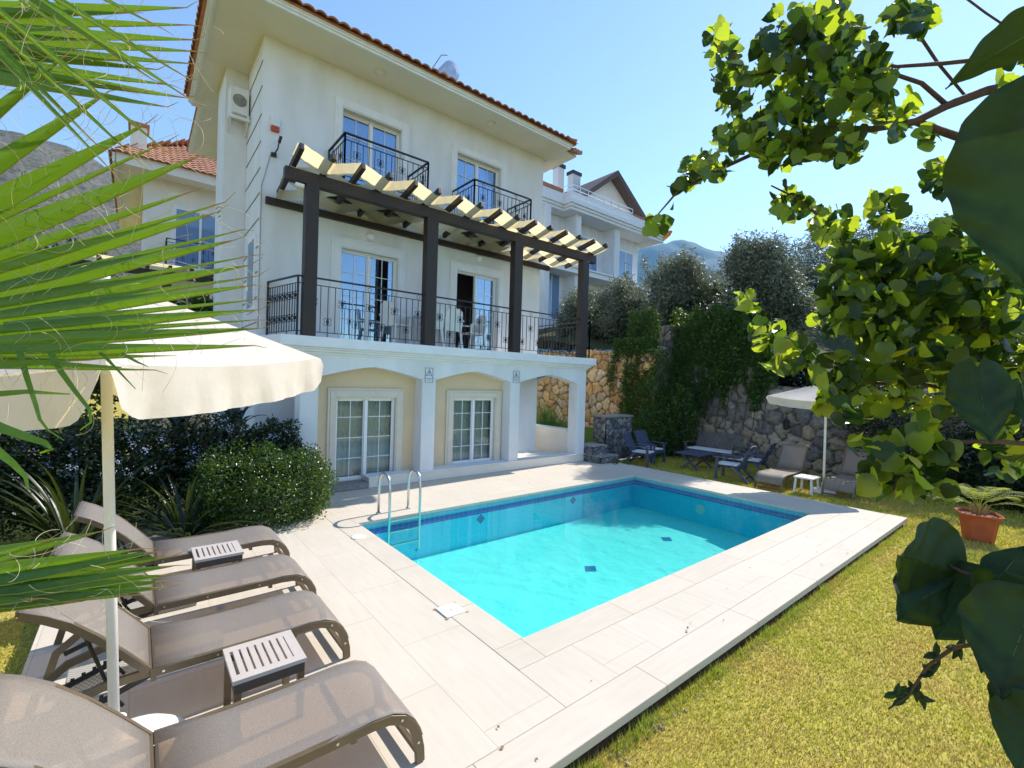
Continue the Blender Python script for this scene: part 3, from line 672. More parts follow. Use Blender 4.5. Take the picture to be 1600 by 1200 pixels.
def railing(name, parent, runs, z0, h, step=.135, scr='alt', posts=True):
    """runs: list of ((x,y),(x,y))"""
    hr = MB(); bs = MB(); sc = MB(); scl = []
    for (p, q) in runs:
        p = Vector((*p, 0)); q = Vector((*q, 0)); ax = (q-p).normalized(); Ln = (q-p).length; Z = lambda z: Vector((0, 0, z))
        hr.bar(p+Z(z0+h), q+Z(z0+h), .045, .03); bs.bar(p+Z(z0+h-.13), q+Z(z0+h-.13), .018, .014); bs.bar(p+Z(z0+.09), q+Z(z0+.09), .018, .014)
        n = max(2, int(round(Ln/step)))
        for k in range(n+1):
            c = p+ax*(Ln*k/n); big = k in (0, n) and posts
            s_ = .03 if big else .012
            bs.bar(c+Z(z0+.0 if big or k % 4 == 0 else z0+.09), c+Z(z0+h-(.0 if big else .13)), s_, s_, up=ax)
            if 0 < k < n:
                if scr == 'alt':
                    if k % 4 == 2: scl.append((c+Z(z0+h*.60), ax))
                    if k % 4 == 0: scl.append((c+Z(z0+h*.27), ax))
                    if k % 8 == 2: sc.tube([c+Z(z0+h-.07)+ax*.04*math.cos(a/10*2*math.pi)+Z(.04*math.sin(a/10*2*math.pi)) for a in range(11)], .005, 5, cap=False)
                else:
                    if k % 2 == 1: scl += [(c+Z(z0+h*.68), ax), (c+Z(z0+h*.3), ax)]
    o = hr.build(name, iron, parent, bevel=.004); bs.build('balusters', iron, o); 
    if sc.v: sc.build('ring_ornament', iron, o)
    wl = worldloc(o)
    for c, ax in scl:
        if 'm' not in SCR: tmp = MB(); scroll(tmp, Vector((0, 0, 0)), Vector((1, 0, 0))); q = tmp.build('scroll_ornament', iron, o, local=True); SCR['m'] = q.data
        else: q = bpy.data.objects.new('scroll_ornament', SCR['m']); COL.objects.link(q); q.parent = o
        q.location = c-wl; q.rotation_euler = (0, 0, math.atan2(ax.y, ax.x))
    return o
YR = 9.09; RH = 1.10
railing('terrace_railing', villa, [((2.26, YR), (XP-.02, YR))], ZS, RH)
railing('terrace_railing', villa, [((2.26, YR), (1.99, YW-.02))], ZS, RH, step=.10, scr='two')
railing('terrace_railing', villa, [((XP-.02, YR), (XP-.02, 11.9))], ZS, RH)
for (a, c) in ((3.09, 4.93), (6.17, 7.97)):
    b = MB(); b.box(a-.02, c+.02, 9.22, YW-.001, 6.10, 6.16); b.build('balcony_floor', iron, villa)
    railing('balcony_railing', villa, [((a, YW-.03), (a, 9.24)), ((a, 9.24), (c, 9.24)), ((c, 9.24), (c, YW-.03))], 6.16, .93, step=.125)

def hang(name, loc, label, cat, group=None): return empty(name, loc, label, cat, group)
# soffit lamps
for (x, y, lb) in ((4.0, 9.80, 'round flush lamp under the eave above the left upper door'), (7.0, 9.79, 'round flush lamp under the eave above the right upper door')):
    t = hang('soffit_lamp', (x, y, ZE), lb, 'lamp', 'round lamps under the villa eave')
    b = MB(); b.lathe([(.12, 0), (.115, -.03), (.10, -.035)], (x, y, ZE), 24); b.build('base', plastic_w, t, smooth=True)
    b = MB(); b.lathe([(.10, -.03), (.085, -.06), (.04, -.08), (.005, -.082)], (x, y, ZE), 24); b.build('diffuser', blind_m, t, smooth=True)
# terrace wall lamps
for (x, z, lb) in ((4.06, 5.47, 'half bowl wall lamp above the left terrace door'), (7.06, 5.55, 'half bowl wall lamp above the right terrace door')):
    t = hang('wall_lamp', (x, YW, z), lb, 'lamp', 'bowl lamps on the terrace wall')
    b = MB(); b.box(x-.10, x+.10, YW-.03, YW-.001, z+.03, z+.05); b.box(x-.02, x+.02, YW-.04, YW-.001, z-.05, z+.05); b.build('bracket', concrete, t)
    b = MB(); n = 12
    prof = [(.02, -.09), (.07, -.07), (.10, -.02), (.115, .03)]
    i0 = len(b.v)
    for r, z_ in prof:
        for j in range(n+1): a = math.pi+math.pi*j/n; b.v.append((x+r*math.cos(a), YW-.012+r*math.sin(a), z+z_))
    for q in range(3):
        for j in range(n): a = q*(n+1)+j; b.f.append((a, a+1, a+n+2, a+n+1))
    b.build('bowl', plastic_w, t, smooth=True)
# air conditioner
t = hang('air_conditioner', (1.62, 11.75, 8.0), 'grimy white air conditioner unit bracketed high on the side wall', 'air conditioner')
b = MB(); b.box(1.45, 1.86, 11.5, 11.89, 7.86, 8.42) if False else b.box(1.42, 1.78, 11.52, 11.88, 7.86, 8.42); b.build('casing', plastic_w, t, bevel=.015)
b = MB(); b.lathe([(.13, 0), (.13, .01)], (0, 0, 0), 24); b.v = [(1.60+q[0], 11.515-q[2], 8.14+q[1]) for q in b.v]; b.build('fan_grille', concrete, t)
b = MB(); b.box(1.42, 1.46, 11.45, 11.895, 7.78, 7.84); b.box(1.74, 1.78, 11.45, 11.895, 7.78, 7.84); b.box(1.40, 1.80, 11.46, 11.5, 7.72, 7.78); b.bar((1.44, 11.47, 7.76), (1.44, 11.89, 7.55), .03, .03); b.bar((1.76, 11.47, 7.76), (1.76, 11.89, 7.55), .03, .03); b.build('bracket', plastic_w, t)
# decorative bracket on the projection
b = MB()
for k in range(4): b.box(1.30+.02*k, 1.40, 12.05+.02*k, 12.35-.02*k, 5.95-.09*k, 6.02-.09*k)
b.build('moulded_corbel', trimw, villa)
# alarm
t = hang('alarm_siren', (2.04, YW, 7.27), 'white alarm siren box with red lens on the front wall', 'alarm')
b = MB(); b.box(1.96, 2.12, YW-.07, YW-.001, 7.22, 7.42); b.build('case', plastic_w, t, bevel=.012)
b = MB(); b.box(1.965, 2.115, YW-.065, YW-.002, 7.12, 7.215); b.build('lens', red_m, t, bevel=.01)
t = hang('security_camera', (2.06, YW-.05, 6.8), 'black bullet camera on a bracket under the alarm box', 'camera')
b = MB(); b.box(1.98, 2.08, YW-.05, YW-.001, 6.62, 6.70); b.build('mount', plastic_k, t, bevel=.006)
b = MB(); b.tube([(2.03, YW-.05, 6.66), (2.07, YW-.16, 6.74), (2.09, YW-.18, 6.88)], .014, 8); b.build('arm', plastic_k, t)
b = MB(); b.tube([(2.09, YW-.17, 6.86), (2.11, YW-.23, 6.98)], .028, 12); b.build('housing', plastic_k, t)
t = MB(); t.tube([(1.98, YW-.02, 6.66), (1.9, YW-.02, 6.3), (1.83, YW-.02, 6.0), (1.83, YW-.02, 3.2)], .006, 6); cb = t.build('wall_cable', concrete); tag(cb, 'thin grey cable running down the left corner of the front wall', 'cable')
# cctv under the pergola beam
t = hang('security_camera', (2.28, 9.0, 5.72), 'small black camera hanging below the left end of the pergola beam', 'camera')
b = MB(); b.tube([(2.22, 9.0, 5.83), (2.22, 8.98, 5.76)], .012, 8); b.build('mount', plastic_k, t)
b = MB(); b.tube([(2.14, 8.96, 5.72), (2.28, 8.92, 5.70)], .035, 12); b.build('housing', plastic_w, t)
# warning plates on the columns
def plate(x0, x1, z0, z1, lb):
    t = empty('warning_plate', ((x0+x1)/2, YP, z0), lb, 'sign', 'warning plates on the columns')
    b = MB(); b.box(x0, x1, YP-.012, YP-.001, z0, z1); b.build('plate', plastic_w, t)
    b = MB(); cx = (x0+x1)/2; zt = z1-.04; y = YP-.016; e = .012
    for p, q in (((x0+e, z0+e), (x1-e, z0+e)), ((x1-e, z0+e), (x1-e, z1-e)), ((x1-e, z1-e), (x0+e, z1-e)), ((x0+e, z1-e), (x0+e, z0+e)),
                 ((cx-.07, zt-.14), (cx, zt)), ((cx, zt), (cx+.07, zt-.14)), ((cx+.07, zt-.14), (cx-.07, zt-.14)),
                 ((cx+.012, zt-.04), (cx-.012, zt-.08)), ((cx-.012, zt-.08), (cx+.015, zt-.08)), ((cx+.015, zt-.08), (cx-.01, zt-.125)),
                 ((x0+.04, z0+.10), (x1-.04, z0+.10)), ((x0+.05, z0+.06), (x1-.05, z0+.06))):
        b.bar((p[0], y, p[1]), (q[0], y, q[1]), .008, .008, up=(0, 1, 0))
    b.build('pictogram', woodblue, t)
plate(4.96, 5.17, 2.20, 2.54, 'white warning plate on the second column'); plate(7.48, 7.70, 2.24, 2.56, 'white warning plate on the third column')

# solar water tank on the roof
t = empty('water_tank', (6.5, 11.3, 10.0), 'grey cylindrical solar water tank standing on the red roof', 'water tank')
b = MB(); b.lathe([(.02, 0), (.12, -.015), (.24, 0), (.255, .03), (.255, 1.6), (.24, 1.63)], (0, 0, 0), 32); b.v = [(6.51+q[0], 11.0+q[2], 10.72+q[1]) for q in b.v]; b.build('tank', mat('galvanised', (.42, .50, .62), .4, .5), t, smooth=False)
b = MB()
for y in (11.15, 12.2):
    b.bar((6.3, y, 9.7), (6.3, y, 10.6), .04, .04); b.bar((6.72, y, 9.7), (6.72, y, 10.6), .04, .04); b.bar((6.25, y, 10.48), (6.77, y, 10.48), .04, .04)
b.tube([(6.35, 11.0, 11.05), (6.22, 11.1, 11.05), (6.2, 11.6, 10.9)], .012, 6)
b.build('stand', concrete, t)

# ------------------------------------------------------------------ pergola
pg = empty('pergola', (6.2, 9.1, ZS), 'dark timber pergola with woven cream canvas over the terrace', 'pergola')
for a, c in ((2.34, 2.57), (4.83, 5.10), (7.30, 7.56), (9.80, 10.06)):
    b = MB(); b.box(a, c, 9.0, 9.2, ZS+.001, 5.80); b.build('post', wood_d, pg, bevel=.006)
b = MB(); b.box(1.98, 10.36, 9.02, 9.18, 5.801, 6.03); b.build('beam', wood_d, pg, bevel=.008)
b = MB(); b.box(1.90, 9.6, YW-.10, YW-.005, 5.655, 5.79); b.build('ledger', wood_d, pg, bevel=.006)
def raf_z(y): return 6.09-(y-9.1)*.20
NR = 16; RXS = [2.12+.5406*k for k in range(NR)]
for x in RXS:
    b = MB(); b.bar((x, 8.50, raf_z(8.50)+.005), (x, YW-.11, raf_z(YW-.11)), .085, .12); b.build('rafter', wood_d, pg, bevel=.012)
# canvas strips woven across the rafters
SB = [(8.55, 8.98), (8.995, 9.40), (9.415, 9.80), (9.815, 10.20)]
for si, (y0, y1) in enumerate(SB):
    xs = np.linspace(RXS[0]-.06, RXS[-1]+.06, 16*16+1); ys = np.linspace(y0, y1, 5)
    ph = (xs-RXS[0])/.5406*math.pi; sgn = 1 if si % 2 == 0 else -1
    V = []; 
    for y in ys:
        c = np.cos(ph)*sgn; zz = raf_z(y)+.082*np.clip(np.arcsin(c)/(math.pi/2)*1.18, -1, 1)
        zz = zz-.004*np.abs(np.sin(ph))-.012*math.sin((y-y0)/(y1-y0)*math.pi)+.004*np.sin(xs*31+y*40)
        V.append(np.stack([xs, np.full_like(xs, y), zz], 1))
    nx = len(xs); V = np.concatenate(V); i = (np.arange(4)[:, None]*nx+np.arange(nx-1)[None]).ravel()
    np_mesh('canvas_strip', V, np.stack([i, i+1, i+nx+1, i+nx], 1), fab_c, pg, smooth=True)

# ------------------------------------------------------------------ terrace furniture
def plastic_chair():
    t = empty('plastic_chair', (0, 0, 0), 'x', 'chair', 'white chairs around the terrace table')
    b = MB(); b.box(-.22, .22, -.22, .22, .42, .45); b.build('seat', plastic_w, t, local=True, bevel=.01)
    b = MB()
    for k in range(9):
        x = -.21+.42*k/8
    pts = [(-.23, .40), (.23, .40), (.25, .62), (.22, .86), (.12, .93), (-.12, .93), (-.22, .86), (-.25, .62)]
    b.prism([(u, v) for u, v in pts], 'y', .20, .225); b.v = [(x, y+.12*(z-.4), z) for x, y, z in b.v]; b.build('backrest', plastic_w, t, local=True, bevel=.01)
    for sx in (-1, 1):
        for sy in (-1, 1):
            b = MB(); b.bar((sx*.20, sy*.19, .43), (sx*.25, sy*.25, 0), .05, .035); b.build('leg', plastic_w, t, local=True)
        b = MB(); b.bar((sx*.25, -.20, .64), (sx*.25, .26, .66), .05, .03, ); b.bar((sx*.25, -.20, .64), (sx*.235, -.20, .43), .04, .04); b.build('armrest', plastic_w, t, local=True)
    return t
ch0 = plastic_chair()
for i, (x, y, rz, lb) in enumerate(((4.45, 9.62, math.pi/2+.25, 'white plastic chair seen side on in front of the left terrace door'), (5.20, 9.45, math.pi-.15, 'white plastic chair with its back to the railing left of the second post'),
                                (5.72, 9.50, math.pi, 'white plastic chair with its back to the railing just right of the second post'), (6.55, 9.70, -math.pi/2, 'white plastic chair at the right end of the terrace table'))):
    o = ch0 if i == 0 else copy_tree(ch0); o.location = (x, y, ZS); o.rotation_euler = (0, 0, rz); o['label'] = lb
t = empty('dining_table', (5.55, 9.95, ZS), 'white plastic table between the chairs on the terrace', 'table')
b = MB(); b.box(4.95, 6.15, 9.75, 10.18, ZS+.70, ZS+.74); b.build('tabletop', plastic_w, t, bevel=.01)
for x in (5.03, 6.07):
    for y in (9.8, 10.12): b = MB(); b.box(x-.025, x+.025, y-.02, y+.02, ZS, ZS+.70); b.build('leg', plastic_w, t)

# ------------------------------------------------------------------ sun loungers
def lounger(back):
    """origin on the ground at the foot end, length along -x"""
    t = empty('sun_lounger', (0, 0, 0), 'x', 'sun lounger', 'x')
    rail = [(0, 0, .0), (-.005, 0, .08), (-.025, 0, .17), (-.06, 0, .245), (-.12, 0, .305), (-.20, 0, .338), (-.30, 0, .348), (-1.27, 0, .348)]
    tail = [(-1.27, 0, .345), (-1.50, 0, .335), (-1.70, 0, .28), (-1.84, 0, .16), (-1.88, 0, 0)]
    for sy in (-1, 1):
        b = MB(); b.ribbon([(x, sy*.30, z) for x, _, z in rail], .032, .055); r = b.build('side_rail', frame_br, t, local=True, bevel=.004)
        b = MB(); b.ribbon([(x, sy*.27, z) for x, _, z in tail], .028, .05); b.build('rear_leg', frame_br, t, local=True)
        b = MB()
        for (x, z) in ((-.02, .13), (-.13, .31), (-.5, .348), (-.9, .348), (-1.2, .348)):
            b.lathe([(.008, 0), (.008, .004)], (0, 0, 0), 8)
            for q in range(len(b.v)-16, len(b.v)): v = b.v[q]; b.v[q] = (x+v[0], sy*(.316+v[2]), z+v[1])
        b.build('rivets', steel, r, local=True)
    for x, z in ((-.01, .06), (-.4, .30), (-1.25, .30)): b = MB(); b.bar((x, -.29, z), (x, .29, z), .03, .03); b.build('crossbar', frame_br, t, local=True)
    # sling
    prof = [(.012, .16), (-.005, .21), (-.04, .275), (-.10, .335), (-.18, .372), (-.30, .384), (-.6, .374), (-.95, .372), (-1.255, .384)]
    def sheet(prof, name, sag):
        ys = np.linspace(-.312, .312, 9); V = []
        k = len(prof)
        for i, (x, z) in enumerate(prof):
            e = math.sin(math.pi*min(1, max(0, (i-2)/(k-3)))) if k > 3 else 0
            for y in ys: V.append((x, y, z-sag*e*(1-(y/.312)**2)))
        V = np.array(V); i = (np.arange(k-1)[:, None]*9+np.arange(8)[None]).ravel()
        o = np_mesh(name, V, np.stack([i, i+1, i+10, i+9], 1), sling_m, t, smooth=True, offset=False)
        s_ = o.modifiers.new('thickness', 'SOLIDIFY'); s_.thickness = .004; return o
    sheet(prof, 'seat_sling', .02); sheet([(x, z+.022) for x, z in back], 'back_sling', .012)
    b = MB()
    for sy in (-1, 1): b.ribbon([(x, sy*.295, z-.008) for x, z in back], .03, .045)
    for j in (0, -1): b.bar((back[j][0], -.29, back[j][1]), (back[j][0], .29, back[j][1]), .03, .03)
    b.build('back_frame', frame_br, t, local=True)
    b = MB()
    for sy in (-1, 1):
        b.tube([(-1.62, sy*.2, back[len(back)//2][1]-.02), (-1.45, sy*.2, .22), (-1.40, sy*.2, .14)], .011, 6)
        b.bar((-1.26, sy*.22, .30), (-1.80, sy*.22, .12), .012, .035)
        for k in range(5): b.box(-1.46-.055*k, -1.44-.055*k, sy*.22-.01, sy*.22+.01, .245-.02*k, .275-.02*k)
    b.tube([(-1.45, -.2, .22), (-1.45, .2, .22)], .011, 6)
    b.build('recliner_rack', plastic_k, t, local=True)
    return t
lo = lounger([(-1.275, .37), (-1.40, .52), (-1.52, .655), (-1.64, .77), (-1.75, .845), (-1.86, .90)])
GL = 'brown sun loungers in a row on the deck'
for i, (x, y, lb) in enumerate(((1.36, 2.745, 'nearest brown sling sun lounger in the bottom left corner'), (1.37, 4.02, 'brown sling sun lounger just behind the umbrella pole, second from the camera'),
                             (1.41, 5.03, 'brown sling sun lounger third from the camera, beneath the palm leaf'), (1.44, 6.18, 'brown sling sun lounger farthest from the camera beside the dark shrubs'))):
    o = lo if i == 0 else copy_tree(lo); o.location = (x, y, 0.004); o['label'] = lb; o['group'] = GL
lo2 = lounger([(-1.275, .37), (-1.36, .53), (-1.45, .69), (-1.54, .85), (-1.62, .98)])
for i, (x, y, lb) in enumerate(((11.78, 4.66, 'grey backed sun lounger on the lawn left of the far parasol'), (12.35, 3.40, 'grey backed sun lounger on the lawn half hidden behind the tree branch'))):
    o = lo2 if i == 0 else copy_tree(lo2); o.location = (x, y, GZ+.01); o.rotation_euler = (0, 0, math.pi); o['label'] = lb; o['group'] = 'sun loungers on the lawn'

# slatted side tables
def side_table():
    t = empty('side_table', (0, 0, 0), 'x', 'side table', 'slotted side tables between the loungers'); w = .215
    b = MB(); b.box(-w, w, -w, -.15, .375, .40); b.box(-w, w, .15, w, .375, .40); b.box(-w, -.185, -.15, .15, .375, .40); b.box(.185, w, -.15, .15, .375, .40)
    for k in range(7): x = -.185+.37*(k+.5)/8+.0; b.box(-.185+(.37/8)*(k+.16)+.012, -.185+(.37/8)*(k+1)+.006, -.15, .15, .375, .40)
    b.box(.152, .185, -.15, .15, .375, .40)
    b.build('tabletop', table_m, t, local=True)
    b = MB(); a = .205
    b.box(-a, a, -a, -a+.02, .31, .374); b.box(-a, a, a-.02, a, .31, .374); b.box(-a, -a+.02, -a+.02, a-.02, .31, .374); b.box(a-.02, a, -a+.02, a-.02, .31, .374); b.build('apron', mat('dark_apron', (.06, .05, .045), .6) if 'dark_apron' not in MATS else MATS['dark_apron'], t, local=True)
    for sx in (-1, 1):
        for sy in (-1, 1): b = MB(); x, y = sx*.185, sy*.185; b.box(x-.02, x+.02, y-.02, y+.02, 0, .31); b.build('leg', frame_br, t, local=True)
    return t
st = side_table()
for i, (x, y, lb) in enumerate(((.705, 3.44, 'slotted square side table between the two nearest loungers'), (.70, 5.76, 'slotted square side table between the third and farthest loungers'))):
    o = st if i == 0 else copy_tree(st); o.location = (x, y, .004); o['label'] = lb

# rough concrete blocks under the loungers
def block(x0, x1, y0, y1, z1, lb):
    b = MB(); b.box(x0, x1, y0, y1, .001, z1); o = b.build('kerb_block', diamond_m, bevel=.008); tag(o, lb, 'concrete block', 'concrete blocks under the loungers')
def diamond_mat():
    m = bpy.data.materials.new('diamond_concrete'); m.use_nodes = True; n = m.node_tree; L = n.links; p = n.nodes['Principled BSDF']; p.inputs['Roughness'].default_value = .9
    tc = n.nodes.new('ShaderNodeTexCoord'); prev = None
    for d_ in ((1, 1, 1), (1, -1, -1)):
        dp = n.nodes.new('ShaderNodeVectorMath'); dp.operation = 'DOT_PRODUCT'; dp.inputs[1].default_value = d_; L.new(tc.outputs['Object'], dp.inputs[0])
        a = n.nodes.new('ShaderNodeMath'); a.operation = 'PINGPONG'; a.inputs[1].default_value = .014; L.new(dp.outputs['Value'], a.inputs[0])
        c = n.nodes.new('ShaderNodeMath'); c.operation = 'LESS_THAN'; c.inputs[1].default_value = .0022; L.new(a.outputs[0], c.inputs[0])
        if prev: mm = n.nodes.new('ShaderNodeMath'); mm.operation = 'MAXIMUM'; L.new(prev.outputs[0], mm.inputs[0]); L.new(c.outputs[0], mm.inputs[1]); prev = mm
        else: prev = c
    mx = n.nodes.new('ShaderNodeMix'); mx.data_type = 'RGBA'; mx.inputs[6].default_value = (.42, .39, .34, 1); mx.inputs[7].default_value = (.17, .15, .12, 1); L.new(prev.outputs[0], mx.inputs[0]); L.new(mx.outputs[2], p.inputs['Base Color'])
    return m
diamond_m = diamond_mat()
block(-.35, .60, 4.42, 4.60, .10, 'long diamond patterned concrete block beneath the second lounger'); block(-.15, .50, 5.42, 5.60, .10, 'short diamond patterned concrete block beneath the third lounger')

# ------------------------------------------------------------------ umbrellas
def canopy(center, r, ang, edge_z, apex_z, tilt=(0, 0), drop=.21, parent=None):
    cx, cy = center; cor = []
    for k in range(4):
        a = ang+k*math.pi/2; dx, dy = r*math.cos(a), r*math.sin(a); cor.append(Vector((cx+dx, cy+dy, edge_z+tilt[0]*dx+tilt[1]*dy)))
    ap = Vector((cx, cy, apex_z)); V = []; Fq = []; n = 14
    def addgrid(P, nu, nv):
        i0 = len(V); V.extend(P)
        for v in range(nv-1):
            for u in range(nu-1): a = i0+v*nu+u; Fq.append((a, a+1, a+nu+1, a+nu))
    for k in range(4):
        A, B = cor[k], cor[(k+1) % 4]; P = []
        for v in range(9):
            t = v/8
            for u in range(n+1):
                s = u/n; e = A.lerp(B, s); p = ap.lerp(e, t)
                p.z -= .05*math.sin(math.pi*t)*math.sin(math.pi*s)+.03*t*math.sin(math.pi*s)*t
                P.append(p)
        addgrid(P, n+1, 9)
    top = (V, Fq); V, Fq = [], []
    # valance with rounded corners
    nu = 40
    def addgrid2(P, nu, nv):
        i0 = len(V); V.extend(P)
        for v in range(nv-1):
            for u in range(nu-1): a = i0+v*nu+u; Fq.append((a, a+1, a+nu+1, a+nu))
    for k in range(4):
        A, B = cor[k], cor[(k+1) % 4]; out = ((A+B)/2-Vector((cx, cy, (A.z+B.z)/2))); out.z = 0; out.normalize(); P = []; Ln = (B-A).length
        for v in range(6):
            t = v/5
            for u in range(nu+1):
                s = u/nu; dist = min(s, 1-s)*Ln; R_ = drop*.75
                dr = drop*(1 if dist > R_ else (.25+.75*math.sqrt(max(0, 1-(1-dist/R_)**2))))
                p = A.lerp(B, s); p.z -= .03*math.sin(math.pi*s); p.z -= dr*t
                p += out*(.006+.02*t+(.016*math.sin(s*17+k)+.010*math.sin(s*43+k*2)+.006*math.sin(s*83+t*2))*t)
                P.append(p)
        addgrid2(P, nu+1, 6)
    V2, F2 = V, Fq
    o1 = np_mesh('canopy', np.array([tuple(v) for v in top[0]]), np.array(top[1]), fab_w, parent, smooth=True)
    o2 = np_mesh('valance', np.array([tuple(v) for v in V2]), np.array(F2), fab_w, o1, smooth=True)
    for k in range(4):
        b = MB(); p = ap.copy(); p.z -= .06; q = cor[k].copy(); q.z -= .03; b.bar(p, q, .018, .018); b.build('rib', pole_w, parent)
    return cor
u1 = empty('parasol', (-.06, 3.40, 0), 'large square white parasol with drooping valance over the near loungers', 'parasol')
b = MB(); b.tube([(-.055, 3.40, .05), (-.15, 3.40, 2.80)], .0255, 20); b.build('pole', pole_w, u1, smooth=True)
b = MB(); b.box(-.02, .24, 3.16, 3.62, .005, .20) if False else b.lathe([(.27, 0), (.285, .04), (.27, .14), (.20, .19), (.05, .20), (.045, .32), (.03, .33)], (-.055, 3.40, .005), 28)
b.v = [(x+.06 if z < .2 else x, 3.40+(y-3.40)*.8, z) for x, y, z in b.v]
b.build('base', plastic_w, u1, smooth=True)
canopy((-.15, 3.40), 1.17, rad(3), 2.31, 2.80, (.095, 0.0), .215, u1)
b = MB(); b.lathe([(.03, 0), (.02, .04), (.004, .06)], (-.15, 3.4, 2.79), 12); b.build('finial', pole_w, u1)
u2 = empty('parasol', (12.6, 3.75, GZ), 'small white parasol standing between the two lawn loungers', 'parasol')
b = MB(); b.tube([(12.6, 3.75, GZ), (12.55, 3.75, 2.36)], .026, 14); b.build('pole', pole_w, u2, smooth=True)
b = MB(); b.lathe([(.24, 0), (.25, .05), (.22, .10), (.05, .13), (.045, .25)], (12.6, 3.75, GZ+.01), 24); b.build('base', plastic_w, u2, smooth=True)
canopy((12.48, 3.80), 1.12, rad(20), 2.06, 2.46, (-.02, .06), .19, u2)
# white plastic side table by the far parasol
t = empty('plastic_side_table', (12.3, 4.02, GZ), 'low white plastic side table between the lawn loungers', 'side table')
b = MB(); b.box(12.05, 12.55, 3.80, 4.22, GZ+.36, GZ+.40); b.build('tabletop', plastic_w, t, bevel=.015)
for x in (12.1, 12.5):
    for y in (3.85, 4.17): b = MB(); b.bar((x, y, GZ+.36), (x+(x-12.3)*.15, y+(y-4.01)*.15, GZ), .05, .04); b.build('leg', plastic_w, t)

# ------------------------------------------------------------------ garden seating
def garden_seat(wd, slat_m, cushion, label, cat, group, tall=.95):
    """faces -y locally"""
    t = empty('garden_chair' if wd < 1 else 'garden_bench', (0, 0, 0), label, cat, group); h = wd/2
    b = MB(); n = int(wd/.085)
    for k in range(n):
        x = -h+wd*(k+.5)/n; e = 1-abs(2*(k+.5)/n-1)**6*.08
        b.bar((x, .24, .36), (x, .24+.30, .36+(tall-.36)*e), .066, .018, up=(0, 1, 0))
    b.bar((-h, .30, .45), (h, .30, .45), .03, .05); b.bar((-h, .50, tall-.16), (h, .50, tall-.16), .03, .05); b.build('backrest', slat_m, t, local=True)
    b = MB()
    for k in range(6): y = -.26+.10*k; b.bar((-h, y, .39-.03*k/5), (h, y, .39-.03*k/5), .08, .02)
    b.build('seat', slat_m, t, local=True)
    if cushion:
        b = MB(); b.box(-h+.03, h-.03, -.28, .24, .41, .455); b.build('seat_pad', cush, t, local=True, bevel=.015)
    for sx in (-1, 1):
        b = MB(); b.bar((sx*(h+.03), -.27, 0), (sx*(h+.03), -.24, .60), .045, .06); b.build('leg', slat_m, t, local=True)
        b = MB(); b.bar((sx*(h+.03), .55, 0), (sx*(h+.03), .12, .42), .045, .06); b.build('leg', slat_m, t, local=True)
        b = MB(); b.bar((sx*(h+.03), -.33, .615), (sx*(h+.03), .42, .60), .09, .022); b.build('armrest', slat_m, t, local=True)
    b = MB(); b.bar((-h, -.25, .34), (h, -.25, .34), .03, .06); b.bar((-h, .42, .13), (h, .42, .13), .03, .05); b.build('stretcher', slat_m, t, local=True)
    return t
c1 = garden_seat(.52, woodblue, True, 'x', 'chair', 'slatted chairs around the garden table')
specs = ((11.85, 8.25, rad(14), 'blue grey slatted chair nearest the stone steps'), (12.75, 8.55, rad(-9), 'blue grey slatted chair in front of the ivy, second from the steps'),
         (12.15, 5.75, math.pi+.15, 'dark slatted chair seen from behind beside the pool deck'), (13.45, 5.75, math.pi+.1, 'dark slatted chair behind the one seen from the back'))
for i, (x, y, rz, lb) in enumerate(specs):
    o = c1 if i == 0 else copy_tree(c1); o.location = (x, y, GZ); o.rotation_euler = (0, 0, rz); o['label'] = lb
bn = garden_seat(1.5, woodgrey, True, 'grey slatted garden bench facing the pool before the stone wall', 'bench', None); bn.location = (14.3, 7.35, GZ); bn.rotation_euler = (0, 0, -math.pi/2)
t = empty('garden_table', (12.9, 7.1, GZ), 'low blue grey slatted table between the garden chairs', 'table')
b = MB()
for k in range(8): y = 7.1-.35+.1*k; b.box(12.35, 13.45, y-.046, y+.046, GZ+.46, GZ+.49)
b.build('tabletop', woodblue, t)
for x in (12.5, 13.3):
    b = MB(); b.bar((x, 6.8, GZ), (x, 7.35, GZ+.455), .05, .05); b.bar((x+.051, 7.4, GZ), (x+.051, 6.85, GZ+.455), .05, .05); b.build('leg', woodblue, t)

